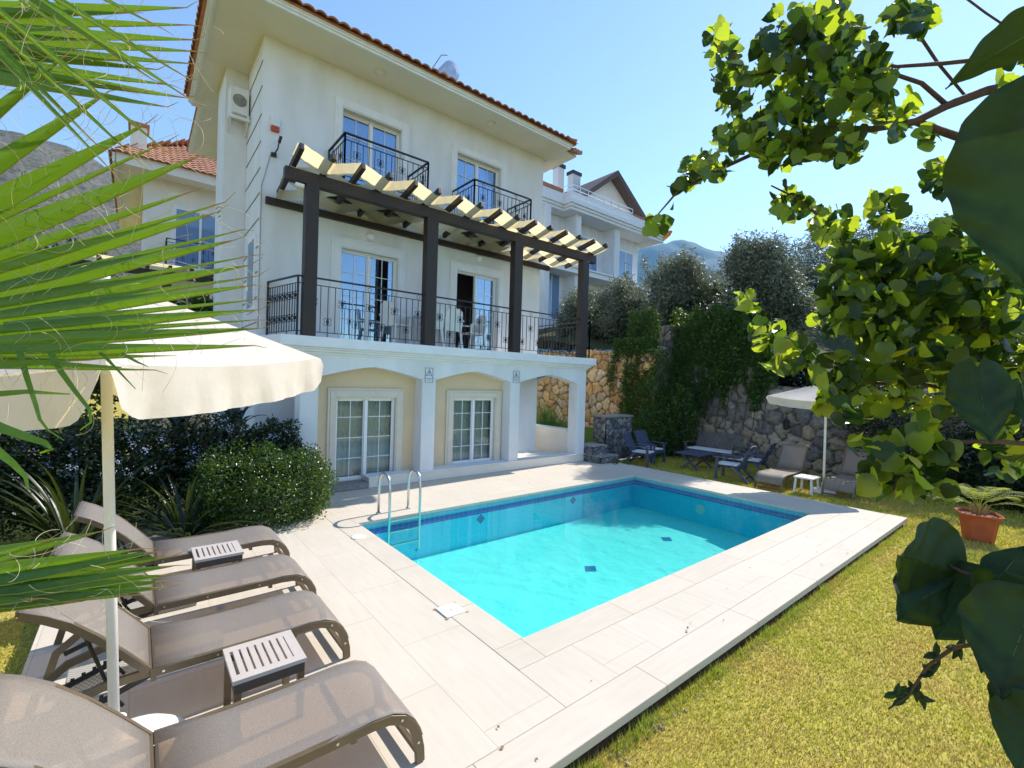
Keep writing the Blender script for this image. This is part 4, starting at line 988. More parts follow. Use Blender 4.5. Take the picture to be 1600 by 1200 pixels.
# ------------------------------------------------------------------ stone walls
def stone_wall(name, P0, udir, length, hfun, base_z, cell, pal, mortar, label, seed, thick=.35, parent=None, res=.045, nz=.05, cat='wall'):
    """rubble wall face in a vertical plane. normal = camera side"""
    rng = np.random.default_rng(seed); u = Vector(udir).normalized(); nrm = Vector((u.y, -u.x, 0))
    if nrm.dot(Vector((0, 0, 0))-Vector(P0)) < 0: nrm = -nrm
    H = max(hfun(s*length/20) for s in range(21)); nu = int(length/res)+1; nv = int(H/res)+1
    U, Vv = np.meshgrid(np.linspace(0, length, nu), np.linspace(0, 1, nv)); top = np.vectorize(hfun)(U[0]); Z = Vv*top[None, :]
    # jittered grid of sites
    gx = np.arange(-cell, length+cell, cell); gy = np.arange(-cell, H+cell, cell*.8); SX, SY = np.meshgrid(gx, gy); SX = SX+(np.arange(len(gy)) % 2)[:, None]*cell/2
    SX = (SX+rng.uniform(-.34, .34, SX.shape)*cell); SY = (SY+rng.uniform(-.34, .34, SY.shape)*cell*.8)
    keep = rng.random(SX.shape) > .12; sx, sy = SX[keep], SY[keep]
    wu = U+.02*np.sin(Z*23+U*7); wz = Z+.02*np.sin(U*19+Z*5); P = np.stack([wu.ravel(), wz.ravel()], 1); d1 = np.empty(len(P)); d2 = np.empty(len(P)); idx = np.empty(len(P), int)
    for a in range(0, len(P), 4000):
        D = np.hypot(P[a:a+4000, 0:1]-sx[None], P[a:a+4000, 1:2]-sy[None]); o_ = np.argpartition(D, 1, axis=1)[:, :2]; r_ = np.arange(len(D))
        da, db = D[r_, o_[:, 0]], D[r_, o_[:, 1]]; sw = da > db
        d1[a:a+4000] = np.minimum(da, db); d2[a:a+4000] = np.maximum(da, db); idx[a:a+4000] = np.where(sw, o_[:, 1], o_[:, 0])
    edge = (d2-d1); st_ = np.clip(edge/(cell*.16), 0, 1); bulge = nz*np.clip(edge/(cell*.5), 0, 1)**.5
    lev = rng.uniform(0, nz*.6, len(sx)); disp = np.where(edge < cell*.10, 0, bulge+lev[idx])
    P0 = np.array(P0, float); pos = P0[None]+np.outer(U.ravel(), np.array(u))+np.outer(Z.ravel(), [0, 0, 1])+np.outer(disp, np.array(nrm)); 
    i = (np.arange(nv-1)[:, None]*nu+np.arange(nu-1)[None]).ravel(); Fq = np.stack([i, i+1, i+nu+1, i+nu], 1)
    # back + top
    n0 = len(pos); tp = pos[(nv-1)*nu:]; bk = P0[None]+np.outer(U[0], np.array(u))+np.outer(top, [0, 0, 1])-np.array(nrm)[None]*thick; bb = bk.copy(); bb[:, 2] = P0[2]-.1
    pos = np.concatenate([pos, bk, bb]); j = np.arange(nu-1); t0 = (nv-1)*nu
    Fq = np.concatenate([Fq, np.stack([t0+j, t0+j+1, n0+j+1, n0+j], 1), np.stack([n0+j, n0+j+1, n0+nu+j+1, n0+nu+j], 1)])
    o = np_mesh(name, pos, Fq, stone_m, parent, smooth=True)
    pal = np.array(pal); cc = pal[rng.integers(0, len(pal), len(sx))]*rng.uniform(.75, 1.2, (len(sx), 1)); col = cc[idx]*np.minimum(1, .4+.6*st_)[:, None]*0+np.where((edge < cell*.10)[:, None], np.array(mortar)[None], cc[idx])
    full = np.ones((len(pos), 4)); full[:len(col), :3] = col; full[len(col):, :3] = pal.mean(0)
    ca = o.data.color_attributes.new('stone', 'FLOAT_COLOR', 'POINT'); ca.data.foreach_set('color', full.ravel())
    if label: tag(o, label, cat)
    return o
GOLD = [(.50, .33, .15), (.46, .28, .12), (.55, .40, .22), (.42, .25, .10), (.50, .40, .27)]
GREY = [(.26, .24, .21), (.20, .185, .165), (.33, .29, .24), (.30, .24, .17), (.17, .165, .16)]
DK = [(.15, .15, .17), (.20, .20, .21), (.12, .12, .13), (.26, .25, .23)]
stone_wall('stone_wall', (14.3, 17.5, .2), (0, -1, 0), 8.0, lambda s: 3.42+.05*math.sin(s*3), 0, .40, GOLD, (.13, .085, .05), 'golden rubble retaining wall behind the villa, left of the ivy', 3)
def hB(s):   # s from y=10.2 going -y
    y = 10.2-s
    return 4.75 if y > 7.2 else (4.75-(7.2-y)*2.1 if y > 6.2 else 2.62+.06*math.sin(y*2))
stone_wall('stone_wall', (15.5, 10.2, GZ-.05), (0, -1, 0), 15, hB, 0, .42, GREY, (.085, .075, .065), 'tall grey rubble retaining wall behind the garden seats, hung with ivy', 5, res=.06)
stone_wall('stone_wall', (14.3, 9.55, .2), (1, 0, 0), 1.3, lambda s: 3.5, 0, .40, GREY, (.085, .075, .065), 'short grey return wall under the ivy between the golden and grey walls', 9)
# pier and steps
pr = empty('stone_pier', (11.8, 9.4, GZ), 'squat blue grey stone pier with a flat cap beside the steps', 'pier')
stone_wall('masonry', (11.50, 9.40, GZ), (1, 0, 0), 1.3, lambda s: 1.36, 0, .20, DK, (.05, .05, .055), None, 21, thick=.5, parent=pr, res=.025, nz=.03)
stone_wall('masonry', (11.50, 9.90, GZ), (0, -1, 0), .5, lambda s: 1.36, 0, .20, DK, (.05, .05, .055), None, 22, thick=.3, parent=pr, res=.025, nz=.03)
b = MB(); b.box(11.44, 12.84, 9.34, 9.95, GZ+1.362, GZ+1.42); b.build('cap', concrete, pr, bevel=.01)
sp = empty('stone_steps', (10.8, 8.9, GZ), 'two rubble stone steps at the right corner of the villa', 'steps')
for (x0, x1, y0, z0, z1) in ((10.30, 11.10, 8.58, 0.002, .21), (10.34, 10.98, 8.90, .0, .47)):
    stone_wall('step', (x0, y0, z0), (1, 0, 0), x1-x0, lambda s, h=z1-z0: h-.03, 0, .16, DK, (.05, .05, .055), None, int(y0*10), thick=.6, parent=sp, res=.02, nz=.02)
    stone_wall('step', (x0, y0+.6, z0), (0, -1, 0), .6, lambda s, h=z1-z0: h-.03, 0, .16, DK, (.05, .05, .055), None, int(y0*11), thick=.1, parent=sp, res=.02, nz=.02)
    b = MB(); b.box(x0-.02, x1+.02, y0-.02, y0+.62, z1-.03, z1); b.build('tread', concrete, sp, bevel=.01)
b = MB(); b.quad((10.30, 9.52, .44), (11.18, 9.52, .44), (14.2, 10.2, .48), (14.2, 18, .6)); b.quad((10.30, 9.52, .44), (14.2, 18, .6), (10.3, 18, .6), (10.29, 12, .5)); b.quad((11.5, 9.91, .442), (11.5, 9.52, .438), (14.2, 9.6, .44), (14.2, 10.3, .478))
tag(b.build('upper_lawn', lawn_mat('green_turf', (.09, .17, .02), (.13, .20, .03), (.10, .14, .025))), kind='structure')
# wall lantern
t = empty('wall_lantern', (15.36, 5.6, 1.1), 'small black lantern fixed on the grey stone wall', 'lantern')
b = MB(); b.lathe([(.02, 0), (.07, .05), (.085, .26), (.10, .28), (.02, .38)], (15.32, 5.6, 1.05), 6); b.build('housing', iron, t)
b = MB(); b.tube([(15.42, 5.6, 1.2), (15.34, 5.6, 1.55), (15.32, 5.6, 1.44)], .012, 6); b.build('bracket', iron, t)

# hillside behind the walls
nx, ny = 60, 90
xs = 15.8+(np.linspace(0, 1, nx)**2)*160; ys = np.linspace(-60, 200, ny); X, Y = np.meshgrid(xs, ys)
Z = 2.4+np.clip((X-15.8)*.16, 0, 26)+np.where(Y > 6.5, 1.6, 0)*np.clip((Y-6.2), 0, 1)+np.clip(Y-14, 0, 60)*.10+.25*np.sin(X*.7+Y*.5)
i = (np.arange(ny-1)[:, None]*nx+np.arange(nx-1)[None]).ravel()
tag(np_mesh('hillside', np.stack([X.ravel(), Y.ravel(), Z.ravel()], 1), np.stack([i, i+1, i+nx+1, i+nx], 1), hill_m, smooth=True), kind='structure')

# mountains
def mountain(name, cx, cy, rx, ry, peak, m, rid, seed, n=150):
    rng = np.random.default_rng(seed); xs = np.linspace(-1, 1, n); X, Y = np.meshgrid(xs, xs); R = np.sqrt(X**2+Y**2)
    Z = np.clip(1-R*R, 0, 1)**1.25
    nzv = np.zeros_like(X)
    for o in range(1, 7):
        f = 1.7*2**o*.5; a = rng.uniform(0, 6.28, 4); nzv += (np.abs(np.sin(f*X*2.1+a[0]+1.3*np.sin(f*Y+a[1])))+np.abs(np.sin(f*Y*1.9+a[2]+1.1*np.sin(f*X+a[3]))))/2**o*.5
    Z = Z*(1-rid/2+rid*nzv); Z = Z/Z.max()*peak
    i = (np.arange(n-1)[:, None]*n+np.arange(n-1)[None]).ravel()
    V = np.stack([(cx+X*rx).ravel(), (cy+Y*ry).ravel(), (Z+GZ-.5).ravel()], 1)
    return tag(np_mesh(name, V, np.stack([i, i+1, i+n+1, i+n], 1), m, smooth=True), kind='structure')
MT = mountain('mountain', -153, 703, 430, 330, 245, mtn_m, .35, 2)
mountain('mountain', 3080, 1950, 1350, 1250, 1060, mtn2_m, .22, 4)

# ------------------------------------------------------------------ neighbours
def simple_window(parent, x0, x1, z0, z1, y, trim=.14):
    b = MB(); b.box(x0-trim, x0, y-.05, y-.001, z0-trim, z1+trim); b.box(x1, x1+trim, y-.05, y-.001, z0-trim, z1+trim); b.box(x0, x1, y-.05, y-.001, z1, z1+trim); b.box(x0, x1, y-.05, y-.001, z0-trim, z0)
    xm = (x0+x1)/2; b.box(xm-.04, xm+.04, y-.045, y-.001, z0, z1); o = b.build('window', trimw, parent)
    b = MB(); b.box(x0, xm-.041, y-.025, y-.002, z0, z1); b.box(xm+.041, x1, y-.025, y-.002, z0, z1); b.build('pane', far_glass, o)
    return o
far_glass = mat('far_glass', (.13, .24, .42), .10, spec=1.0)
nb = empty('villa', (2, 22, 0), 'cream neighbouring villa with red pantile roof glimpsed behind the palm leaves', 'house')
b = MB(); b.box(.05, 10, 22, 30, 0, 9.5); b.build('wall', plaster_warm, nb)
b = MB(); b.box(-.75, 10, 21.0, 31, 9.5, 9.62); b.box(-.72, 10, 20.98, 21.1, 9.4, 9.82); b.box(-.80, -.70, 20.98, 31, 9.4, 9.72); b.build('eave', plaster_warm, nb)
rfn = MB(); rfn.poly([(-.85, 20.9, 9.73), (11, 20.9, 9.73), (11, 26, 12.7), (2.5, 26, 12.7)]); rfn.poly([(-.85, 20.9, 9.73), (2.5, 26, 12.7), (-.85, 31, 9.73)]); ro = rfn.build('roof', roof_old, nb)
tiled_slope('roof_tiles', (-.85, 20.85, 9.72), (1, 0, 0), (0, 1, 0), 10, 4.8, rad(31), roof_old, ro, poly=lambda c: (c[0]+.85) > (c[1]-20.85)*.62)
tiled_slope('roof_tiles', (-.85, 31, 9.72), (0, -1, 0), (1, 0, 0), 10, 3, rad(46), roof_old, ro, poly=lambda c: (c[1]-20.85) > (c[0]+.85)*1.5)
b = MB(); b.box(-.35, .12, 21.8, 22.4, 9.6, 11.15); ch = b.build('chimney', plaster_warm, nb); b = MB(); b.box(-.42, .19, 21.73, 22.47, 11.15, 11.27); b.build('chimney_cap', roof_m, ch)
simple_window(nb, 1.05, 2.6, 6.3, 8.5, 22)
railing('balcony_railing', nb, [((.75, 21.2), (3.0, 21.2)), ((.75, 21.2), (.75, 21.95))], 6.2, .95, step=.16, scr=None)
b = MB(); b.box(.7, 3.4, 21.15, 22, 6.1, 6.19); b.build('balcony_floor', trimw, nb)
b = MB()
for k in range(8): b.bar((-1.6+.6*k, 19.3, 5.75), (-1.6+.6*k, 21.9, 5.95), .1, .14)
b.box(-2, 4, 19.6, 19.75, 5.45, 5.66)
for x in (-1.7, .6, 2.9): b.box(x, x+.25, 19.55, 19.8, 2.8, 5.45)
b.build('veranda_frame', wood_d, nb); b = MB(); b.quad((-1.7, 19.4, 5.86), (1.2, 19.4, 5.86), (1.2, 21.9, 6.06), (-1.7, 21.9, 6.06)); b.build('canvas', fab_c, nb)
b = MB(); b.box(-1.8, 10, 19.5, 21.99, 2.6, 2.8); b.build('terrace_slab', far_white, nb)
simple_window(nb, 1.2, 3.0, 3.0, 5.0, 22)

# right neighbour on the slope
rn = empty('villa', (27, 24, 6), 'tall white neighbouring villa with gabled attic and stepped cornice above the olive trees', 'house')
RY = 24.0
b = MB(); b.box(20, 32.9, RY, RY+9, 5.5, 14.3); b.build('wall', plaster, rn)
b = MB()
for o, z0, z1 in ((0, 14.3, 14.5), (.1, 14.5, 14.68), (.22, 14.68, 15.0), (.14, 15.0, 15.45)):
    b.box(23.0-o, 34.2+o, RY-1.6-o, RY+10, z0, z1); b.box(18-o, 22.99-o, RY-.9-o, RY+10, z0, z1)
b.build('stepped_cornice', trimw, rn)
b = MB(); b.prism([(24.9, 15.46), (34.0, 15.46), (29.2, 18.9)], 'y', RY+.2, RY+9); b.build('gable', plaster_warm, rn)
rf = MB()
for p, q in (((24.0, 15.3), (29.2, 19.2)), ((34.9, 15.2), (29.2, 19.2))):
    dx = .0; rf.prism([p, q, (q[0], q[1]-.45), (p[0], p[1]-.42)][::(1 if p[0] < q[0] else -1)], 'y', RY-.6, RY+9.5)
rfo2 = rf.build('gable_roof', mat('brown_tile', (.11, .075, .065), .8), rn)
b = MB(); b.box(29.9, 34.5, RY-1.8, RY-1.2, 15.46, 15.58); b.box(18, 22.7, RY-1.1, RY+.5, 15.46, 15.7); b.build('verge_tiles', roof_m, rn)
for (x0, x1, y0, z1, lb) in ((24.1, 24.7, 24.9, 18.4, 0), (27.3, 28.2, 26.5, 19.4, 0)):
    b = MB(); b.box(x0, x1, y0, y0+.6, 15.4, z1); c_ = b.build('chimney', far_white, rn); b = MB(); b.box(x0-.08, x1+.08, y0-.08, y0+.68, z1+.001, z1+.25); b.build('chimney_cap', iron, c_)
b = MB()
for z in (15.75, 16.05): b.bar((23.1, RY-1.5, z), (30.0, RY-1.5, z), .04, .04); b.bar((23.1, RY-1.5, z), (23.1, RY+1, z), .04, .04)
for k in range(9): x = 23.1+.86*k; b.bar((x, RY-1.5, 15.45), (x, RY-1.5, 16.05), .04, .04)
b.build('roof_railing', steel, rn)
simple_window(rn, 30.3, 32.1, 10.9, 13.2, RY); simple_window(rn, 25.3, 27.6, 10.6, 13.3, RY); simple_window(rn, 22.1, 23.6, 6.9, 10.2, RY); simple_window(rn, 24.8, 26.6, 6.9, 10.2, RY)
b = MB(); b.box(28.3, 28.9, RY-1.2, RY-.001, 5.5, 14.29); b.box(21, 21.5, RY-1.2, RY-.001, 5.5, 14.29); b.box(24.0, 24.5, RY-1.2, RY-.001, 5.5, 14.29); b.build('column', plaster, rn)
b = MB(); b.box(20.8, 33.4, RY-1.5, RY-.001, 10.0, 10.35); b.box(20.7, 33.5, RY-1.62, RY-1.3, 10.351, 10.45); b.build('balcony_slab', trimw, rn)

def on_hill(px, py):
    me = MT.data; n = 150; co = np.empty(len(me.vertices)*3); me.vertices.foreach_get('co', co); co = co.reshape(n, n, 3)
    d0 = 60
    while d0 < 1200:
        p = at(px, py, d0); i = (p.x-(-153+430*-1))/860*(n-1); j = (p.y-(703-330))/660*(n-1)
        if 0 <= i < n and 0 <= j < n and co[int(j), int(i), 2] > p.z: return p
        d0 += 2
    return at(px, py, 400)
# hillside villas far left
for i, (px, py, dd, lb) in enumerate(((20, 345, 120, 'white hillside villa with red roof at the far left edge'), (75, 372, 95, 'white hillside villa with blue roof panels lower on the slope'))):
    P = on_hill(px, py+30); P.z += 9; t = empty('hillside_villa', (P.x, P.y, P.z-12), lb, 'house', 'small villas on the far left slope')
    x, y, z = P; s = 8
    b = MB(); b.box(x-s, x+s, y, y+8, z-16, z); b.build('wall', far_white, t)
    b = MB(); b.prism([(x-s-.8, z), (x+s+.8, z), (x, z+2.6)], 'y', y-.8, y+9); b.build('roof', roof_old if i == 0 else mat('blue_panel', (.12, .17, .27), .3), t)
    b = MB()
    for k in range(3): b.box(x-s+1+3*k, x-s+2.6+3*k, y-.05, y-.001, z-2.4, z-.8)
    b.build('window', far_glass, t)

# ------------------------------------------------------------------ vegetation
def leaf_blob(centers, n, tmpl, size, rng, flat=0., shell=.55, up=.3):
    """centers: list (x,y,z, rx,ry,rz, weight)"""
    W = np.array([c[6] for c in centers], float); W /= W.sum(); idx = rng.choice(len(centers), n, p=W); C = np.array([c[:6] for c in centers])[idx]
    d_ = rng.normal(size=(n, 3)); d_ /= np.linalg.norm(d_, axis=1, keepdims=True); r = shell+(1-shell)*rng.random(n); r *= 1+.10*np.sin(d_[:, 0]*9+C[:, 0]*5)+.08*np.sin(d_[:, 2]*13+C[:, 1]*7)
    pos = C[:, :3]+d_*r[:, None]*C[:, 3:6]
    return pos, rand_rots(n, up, rng), size*rng.uniform(.6, 1.25, n)
def keep_above(pos, rot, s, z): k = pos[:, 2] > z; return pos[k], rot[k], s[k]

# rounded clipped shrub beside the house corner
rng = np.random.default_rng(5)
t = empty('clipped_shrub', (1.75, 8.0, 0), 'dense rounded green shrub at the villa corner with small bright leaves', 'shrub')
cs = [(1.55, 8.0, .50, 1.0, .75, .72, 3), (2.15, 8.15, .48, .55, .6, .62, 1.5), (1.1, 8.2, .60, .55, .6, .62, 1), (1.75, 7.75, .35, .8, .6, .42, 1)]
pos, rot, s_ = keep_above(*leaf_blob(cs, 26000, LEAF4, .045, rng, shell=.72), .0)
V, Fq = scatter(*LEAF4, pos, rot, s_); np_mesh('foliage', V, Fq, hedge_m, t)
b = MB()
for k in range(9): a = k*.7; b.tube([(1.7, 8.1, 0), (1.7+.3*math.cos(a), 8.1+.2*math.sin(a), .35), (1.7+.7*math.cos(a), 8.1+.5*math.sin(a), .75)], [.02, .014, .006], 6)
b.build('stems', bark, t)
# flowering plumbago mass
t = empty('flowering_shrub', (-.3, 8.9, 0), 'wide dark shrub dotted with pale blue flower heads behind the loungers', 'shrub')
cs = [(-3.2, 8.9, .8, 1.3, .8, .95, 1.5), (-1.6, 8.9, .85, 1.2, .8, .95, 1.7), (-.2, 8.85, .85, 1.1, .75, .9, 1.5), (1.0, 9.0, .85, .9, .6, .85, 1.3), (1.9, 8.8, .95, .5, .45, .62, .7), (-5, 9.2, .9, 1.4, .9, 1.1, 1.3)]
pos, rot, s_ = keep_above(*leaf_blob(cs, 60000, LEAF4, .066, rng, shell=.35), .0)
V, Fq = scatter(*LEAF4, pos, rot, s_); np_mesh('foliage', V, Fq, plumb_m, t)
b = MB()
for k in range(40):
    x = rng.uniform(-4.5, 2.0); y = 8.9+rng.uniform(-.2, .2); b.tube([(x, y, 0), (x+rng.uniform(-.2, .2), y-.1, .6), (x+rng.uniform(-.5, .5), y-.3, 1.3+rng.uniform(0, .3))], [.014, .01, .004], 5)
b.build('stems', bark, t)
# flower clusters
pet = (np.array([(0, 0, 0), (.35, .5, .05), (0, 1, 0), (-.35, .5, .05)]), np.array([(0, 1, 2), (0, 2, 3)]))
fp = []
for k in range(85):
    c = cs[rng.choice(6, p=[.14, .22, .24, .2, .10, .10])]; d_ = rng.normal(size=3); d_[1] = -abs(d_[1])-.5; d_[2] = abs(d_[2])*.7; d_ /= np.linalg.norm(d_); p = np.array(c[:3])+d_*np.array(c[3:6])*1.02
    m_ = rng.integers(5, 16); fp.append(p[None]+rng.normal(size=(m_, 3))*.035)
fp = np.concatenate(fp); fr = np.repeat(fp, 5, 0); V, Fq = scatter(*pet, fr, rand_rots(len(fr), .3, rng), rng.uniform(.010, .018, len(fr))); np_mesh('flowers', V, Fq, flower_m, t)

# strap leaved clumps (arching)
def strap_clump(name, c, n, L, wd, m, label, cat, seed, droop=.9, spread=1.0):
    rng = np.random.default_rng(seed); t = empty(name, c, label, cat); V = []; Fq = []
    for k in range(n):
        a = rng.uniform(0, 2*math.pi); el = rng.uniform(.35, 1.4)/spread; l = L*rng.uniform(.65, 1.1); p = Vector((c[0]+.06*math.cos(a), c[1]+.06*math.sin(a), c[2])); dirh = Vector((math.cos(a), math.sin(a), 0)); side = Vector((-math.sin(a), math.cos(a), 0)); N = 9; i0 = len(V)
        for j in range(N):
            tt = j/(N-1); e = el-droop*tt*tt; w_ = wd*(.35+1.3*tt if tt < .4 else .87*(1-(tt-.4)/.6)**.7+.0); w_ = max(w_, .002)
            V += [tuple(p-side*w_/2+Vector((0, 0, .25*w_))), tuple(p), tuple(p+side*w_/2+Vector((0, 0, .25*w_)))]
            p = p+(dirh*math.cos(e)+Vector((0, 0, math.sin(e))))*(l/(N-1))
        for j in range(N-1):
            a0 = i0+j*3; Fq += [(a0, a0+1, a0+4, a0+3), (a0+1, a0+2, a0+5, a0+4)]
    np_mesh('leaves', np.array(V), np.array(Fq), m, t, smooth=True); return t
strap_clump('strap_leaved_plant', (-.55, 7.75, 0), 90, 1.35, .055, strap_m, 'large arching dark strap leaved plant behind the umbrella pole', 'plant', 31)
strap_clump('strap_leaved_plant', (.55, 7.7, 0), 70, 1.15, .055, strap_m, 'arching strap leaved plant with bright tips between the pole and the rounded shrub', 'plant', 32)
strap_clump('agave', (1.35, 9.25, 1.35), 16, .75, .09, agave_m, 'blue grey agave with bent leaves against the villa wall', 'plant', 33, droop=1.6)
strap_clump('agave', (.55, 9.3, 1.35), 12, .7, .08, agave_m, 'dark agave partly under the parasol edge', 'plant', 34, droop=1.0)
strap_clump('leafy_plant', (10.9, 8.35, GZ), 60, .42, .05, iris_m, 'low leafy plant in front of the stone pier', 'plant', 35)
for i, (x, y, lb) in enumerate(((11.0, 12.2, 'tall grassy plant seen through the porch opening'), (12.2, 12.9, 'tall grassy plant right of another behind the porch opening'), (10.9, 13.4, 'tall grassy plant farther back behind the porch opening'), (11.6, 11.9, 'tall grassy plant nearest the porch opening sill'))):
    strap_clump('grassy_plant', (x, y, .45), 110, 1.15, .022, iris_m, lb, 'plant', 40+i, droop=.5, spread=.85)

# ivy
rng = np.random.default_rng(8)
t = empty('ivy', (15.3, 8.2, GZ), 'dark green ivy cascading over the grey stone wall', 'ivy')
n = 30000; u = rng.uniform(5.9, 10.8, n); v = rng.random(n)
low = np.where(u > 9.0, -.1, np.where(u > 7.6, .9+.5*np.sin(u*5)+(9-u)*.5, 2.0+.5*np.sin(u*6.5))); top = np.where(u > 7.0, 5.0, 5.0-(7.0-u)*1.7)+.15*np.sin(u*9)
z = low+(top-low)*(1-v**1.25) if False else low+(top-low)*rng.random(n)**.85
dens = (np.sin(u*7.3)+np.sin(u*13+z*2)+np.sin(z*3.1+u*4) > -1.3) | (z > 3.0) | (u > 9.0)
x = 15.42-rng.random(n)*.35*(.4+.6*np.abs(np.sin(u*3.3+z*1.7)))-np.where(u > 8.8, np.clip((3.2-z)*.28, 0, .8), 0)
x = np.where(u > 9.5, x-.9, x)
pos = np.stack([x, u, z], 1)[dens]
rr = rand_rots(len(pos), .2, rng); V, Fq = scatter(*LEAF4, pos, rr, .10*rng.uniform(.6, 1.2, len(pos))); np_mesh('foliage', V, Fq, ivy_m, t)
# hanging strands over the golden wall
pos = []
for k in range(7):
    y = 10.0+rng.uniform(0, 1.4) if k < 4 else rng.uniform(10.2, 12.5); ln = rng.uniform(.5, 2.8) if k < 4 else rng.uniform(.2, .6)
    for q in range(int(170*ln)): zz = 3.7-rng.random()*ln; pos.append((14.2-rng.random()*.1, y+.1*math.sin(zz*3)+rng.normal()*.07, zz))
for q in range(2600): pos.append((14.25-rng.random()*.3, rng.uniform(9.5, 11.2), 3.45+rng.random()*.55))
for q in range(2200): pos.append((14.9-rng.random()*1.2, 9.45-rng.random()*.25, .2+rng.random()*3.4))
pos = np.array(pos); V, Fq = scatter(*LEAF4, pos, rand_rots(len(pos), .2, rng), .095*rng.uniform(.6, 1.2, len(pos))); np_mesh('foliage', V, Fq, ivy_m, t)
b = MB()
for k in range(14):
    y = 6.3+k*.3; b.tube([(15.40, y, 4.5), (15.36, y+.1, 3.2), (15.38, y-.1, 2.0), (15.36, y, 1.0)], .012, 5)
b.build('stems', bark, t)
# mounded creeper at foot of the wall
t = empty('creeper_mound', (14.3, 9.0, GZ), 'dark mounded creeper at the foot of the wall behind the blue chairs', 'shrub')
cs = [(14.0, 9.3, .5, .9, .7, 1.1, 2), (14.6, 8.9, 1.0, .7, .8, 1.5, 2), (13.4, 9.35, .2, .7, .5, .7, 1)]
pos, rot, s_ = keep_above(*leaf_blob(cs, 14000, LEAF4, .085, rng, shell=.7), GZ); V, Fq = scatter(*LEAF4, pos, rot, s_); np_mesh('foliage', V, Fq, ivy_m, t)
b = MB(); b.tube([(14.3, 9.1, GZ), (14.2, 9.0, .6), (14.4, 8.9, 1.3)], [.05, .035, .015], 6); b.build('stems', bark, t)

# olive trees
def olive(x, y, zg, zt, rad_, n, label, seed, size=.135, m=olive_m):
    rng = np.random.default_rng(seed); t = empty('olive_tree', (x, y, zg), label, 'tree', 'olive trees above the stone walls'); hc = zg+(zt-zg)*.36
    b = MB(); b.tube([(x, y, zg-.5), (x+.1, y, zg+.5*(hc-zg)), (x-.05, y+.1, hc)], [.22, .17, .12], 9)
    cs = []
    for k in range(24):
        a = rng.uniform(0, 6.28); el = rng.uniform(-.7, 1.35); rr = rad_*rng.uniform(.45, .85); cx = x+rr*math.cos(a)*math.cos(el)*.9; cy_ = y+rr*math.sin(a)*math.cos(el); cz = hc+.2+(zt-hc-.5)*max(0, math.sin(el))*rng.uniform(.7, 1)-.3*(el < 0)
        b.tube([(x-.05, y+.1, hc-.4), ((x+cx)/2, (y+cy_)/2, (hc+cz)/2), (cx, cy_, cz)], [.08, .05, .02], 6)
        r0 = rad_*rng.uniform(.28, .45); cs.append((cx, cy_, cz, r0, r0, r0*1.1, r0**2))
    for k in range(10):   # upright sprays
        a = rng.uniform(0, 6.28); rr = rad_*rng.uniform(.2, .8); cs.append((x+rr*math.cos(a), y+rr*math.sin(a), zt-rng.uniform(.2, 1.0), .16, .16, rng.uniform(.4, .7), .04))
    b.build('trunk', bark, t)
    pos, rot, s_ = leaf_blob(cs, int(n*1.9), NARROW, size, rng, shell=.25, up=.1); V, Fq = scatter(*NARROW, pos, rot, s_*1.2); np_mesh('crown', V, Fq, m, t)
olive(18.5, 16.8, 4.0, 7.3, 1.9, 13000, 'silvery olive tree seen beside the pergola end post', 51)
olive(18.0, 13.6, 4.0, 7.3, 1.8, 13000, 'silvery olive tree just left of the blue mountain gap', 52)
olive(17.8, 11.0, 4.0, 7.75, 1.9, 15000, 'tallest pale olive tree rising above the ivy covered wall', 53)
olive(18.0, 7.4, 3.4, 8.1, 2.1, 17000, 'dark olive tree to the right of the blue mountain', 54)
olive(27, 8.0, 4.6, 10.4, 3.0, 19000, 'dark olive tree behind the far parasol', 55)
olive(28, 5.2, 4.8, 10.2, 3.1, 15000, 'dark olive tree mostly hidden by the near branches', 56)
olive(30, -2.0, 4.6, 10.0, 3.6, 12000, 'dark olive tree behind the leaves at the right edge', 57)
olive(23, 13, 5, 8.6, 2.4, 9000, 'distant olive tree filling the gap behind the front row', 58)
# bushes along the bank top
t = empty('bank_shrub', (16.6, 4, 2.9), 'low dark shrubbery along the top of the grey wall', 'shrub')
cs = [(16.8+rng.uniform(-.3, .8), y, 2.6+rng.uniform(0, .2), .8, .8, .7, 1) for y in np.arange(-4, 7, .9)]+[(24, y, 4.2, 1.6, 1.6, 1.5, 2) for y in np.arange(-6, 10, 1.8)]+[(17.5, y, 5.0, 1.2, 1.2, 1.3, 1) for y in np.arange(7, 17, 1.2)]
pos, rot, s_ = leaf_blob(cs, 42000, LEAF4, .15, rng, shell=.5); V, Fq = scatter(*LEAF4, pos, rot, s_); np_mesh('foliage', V, Fq, plumb_m, t)
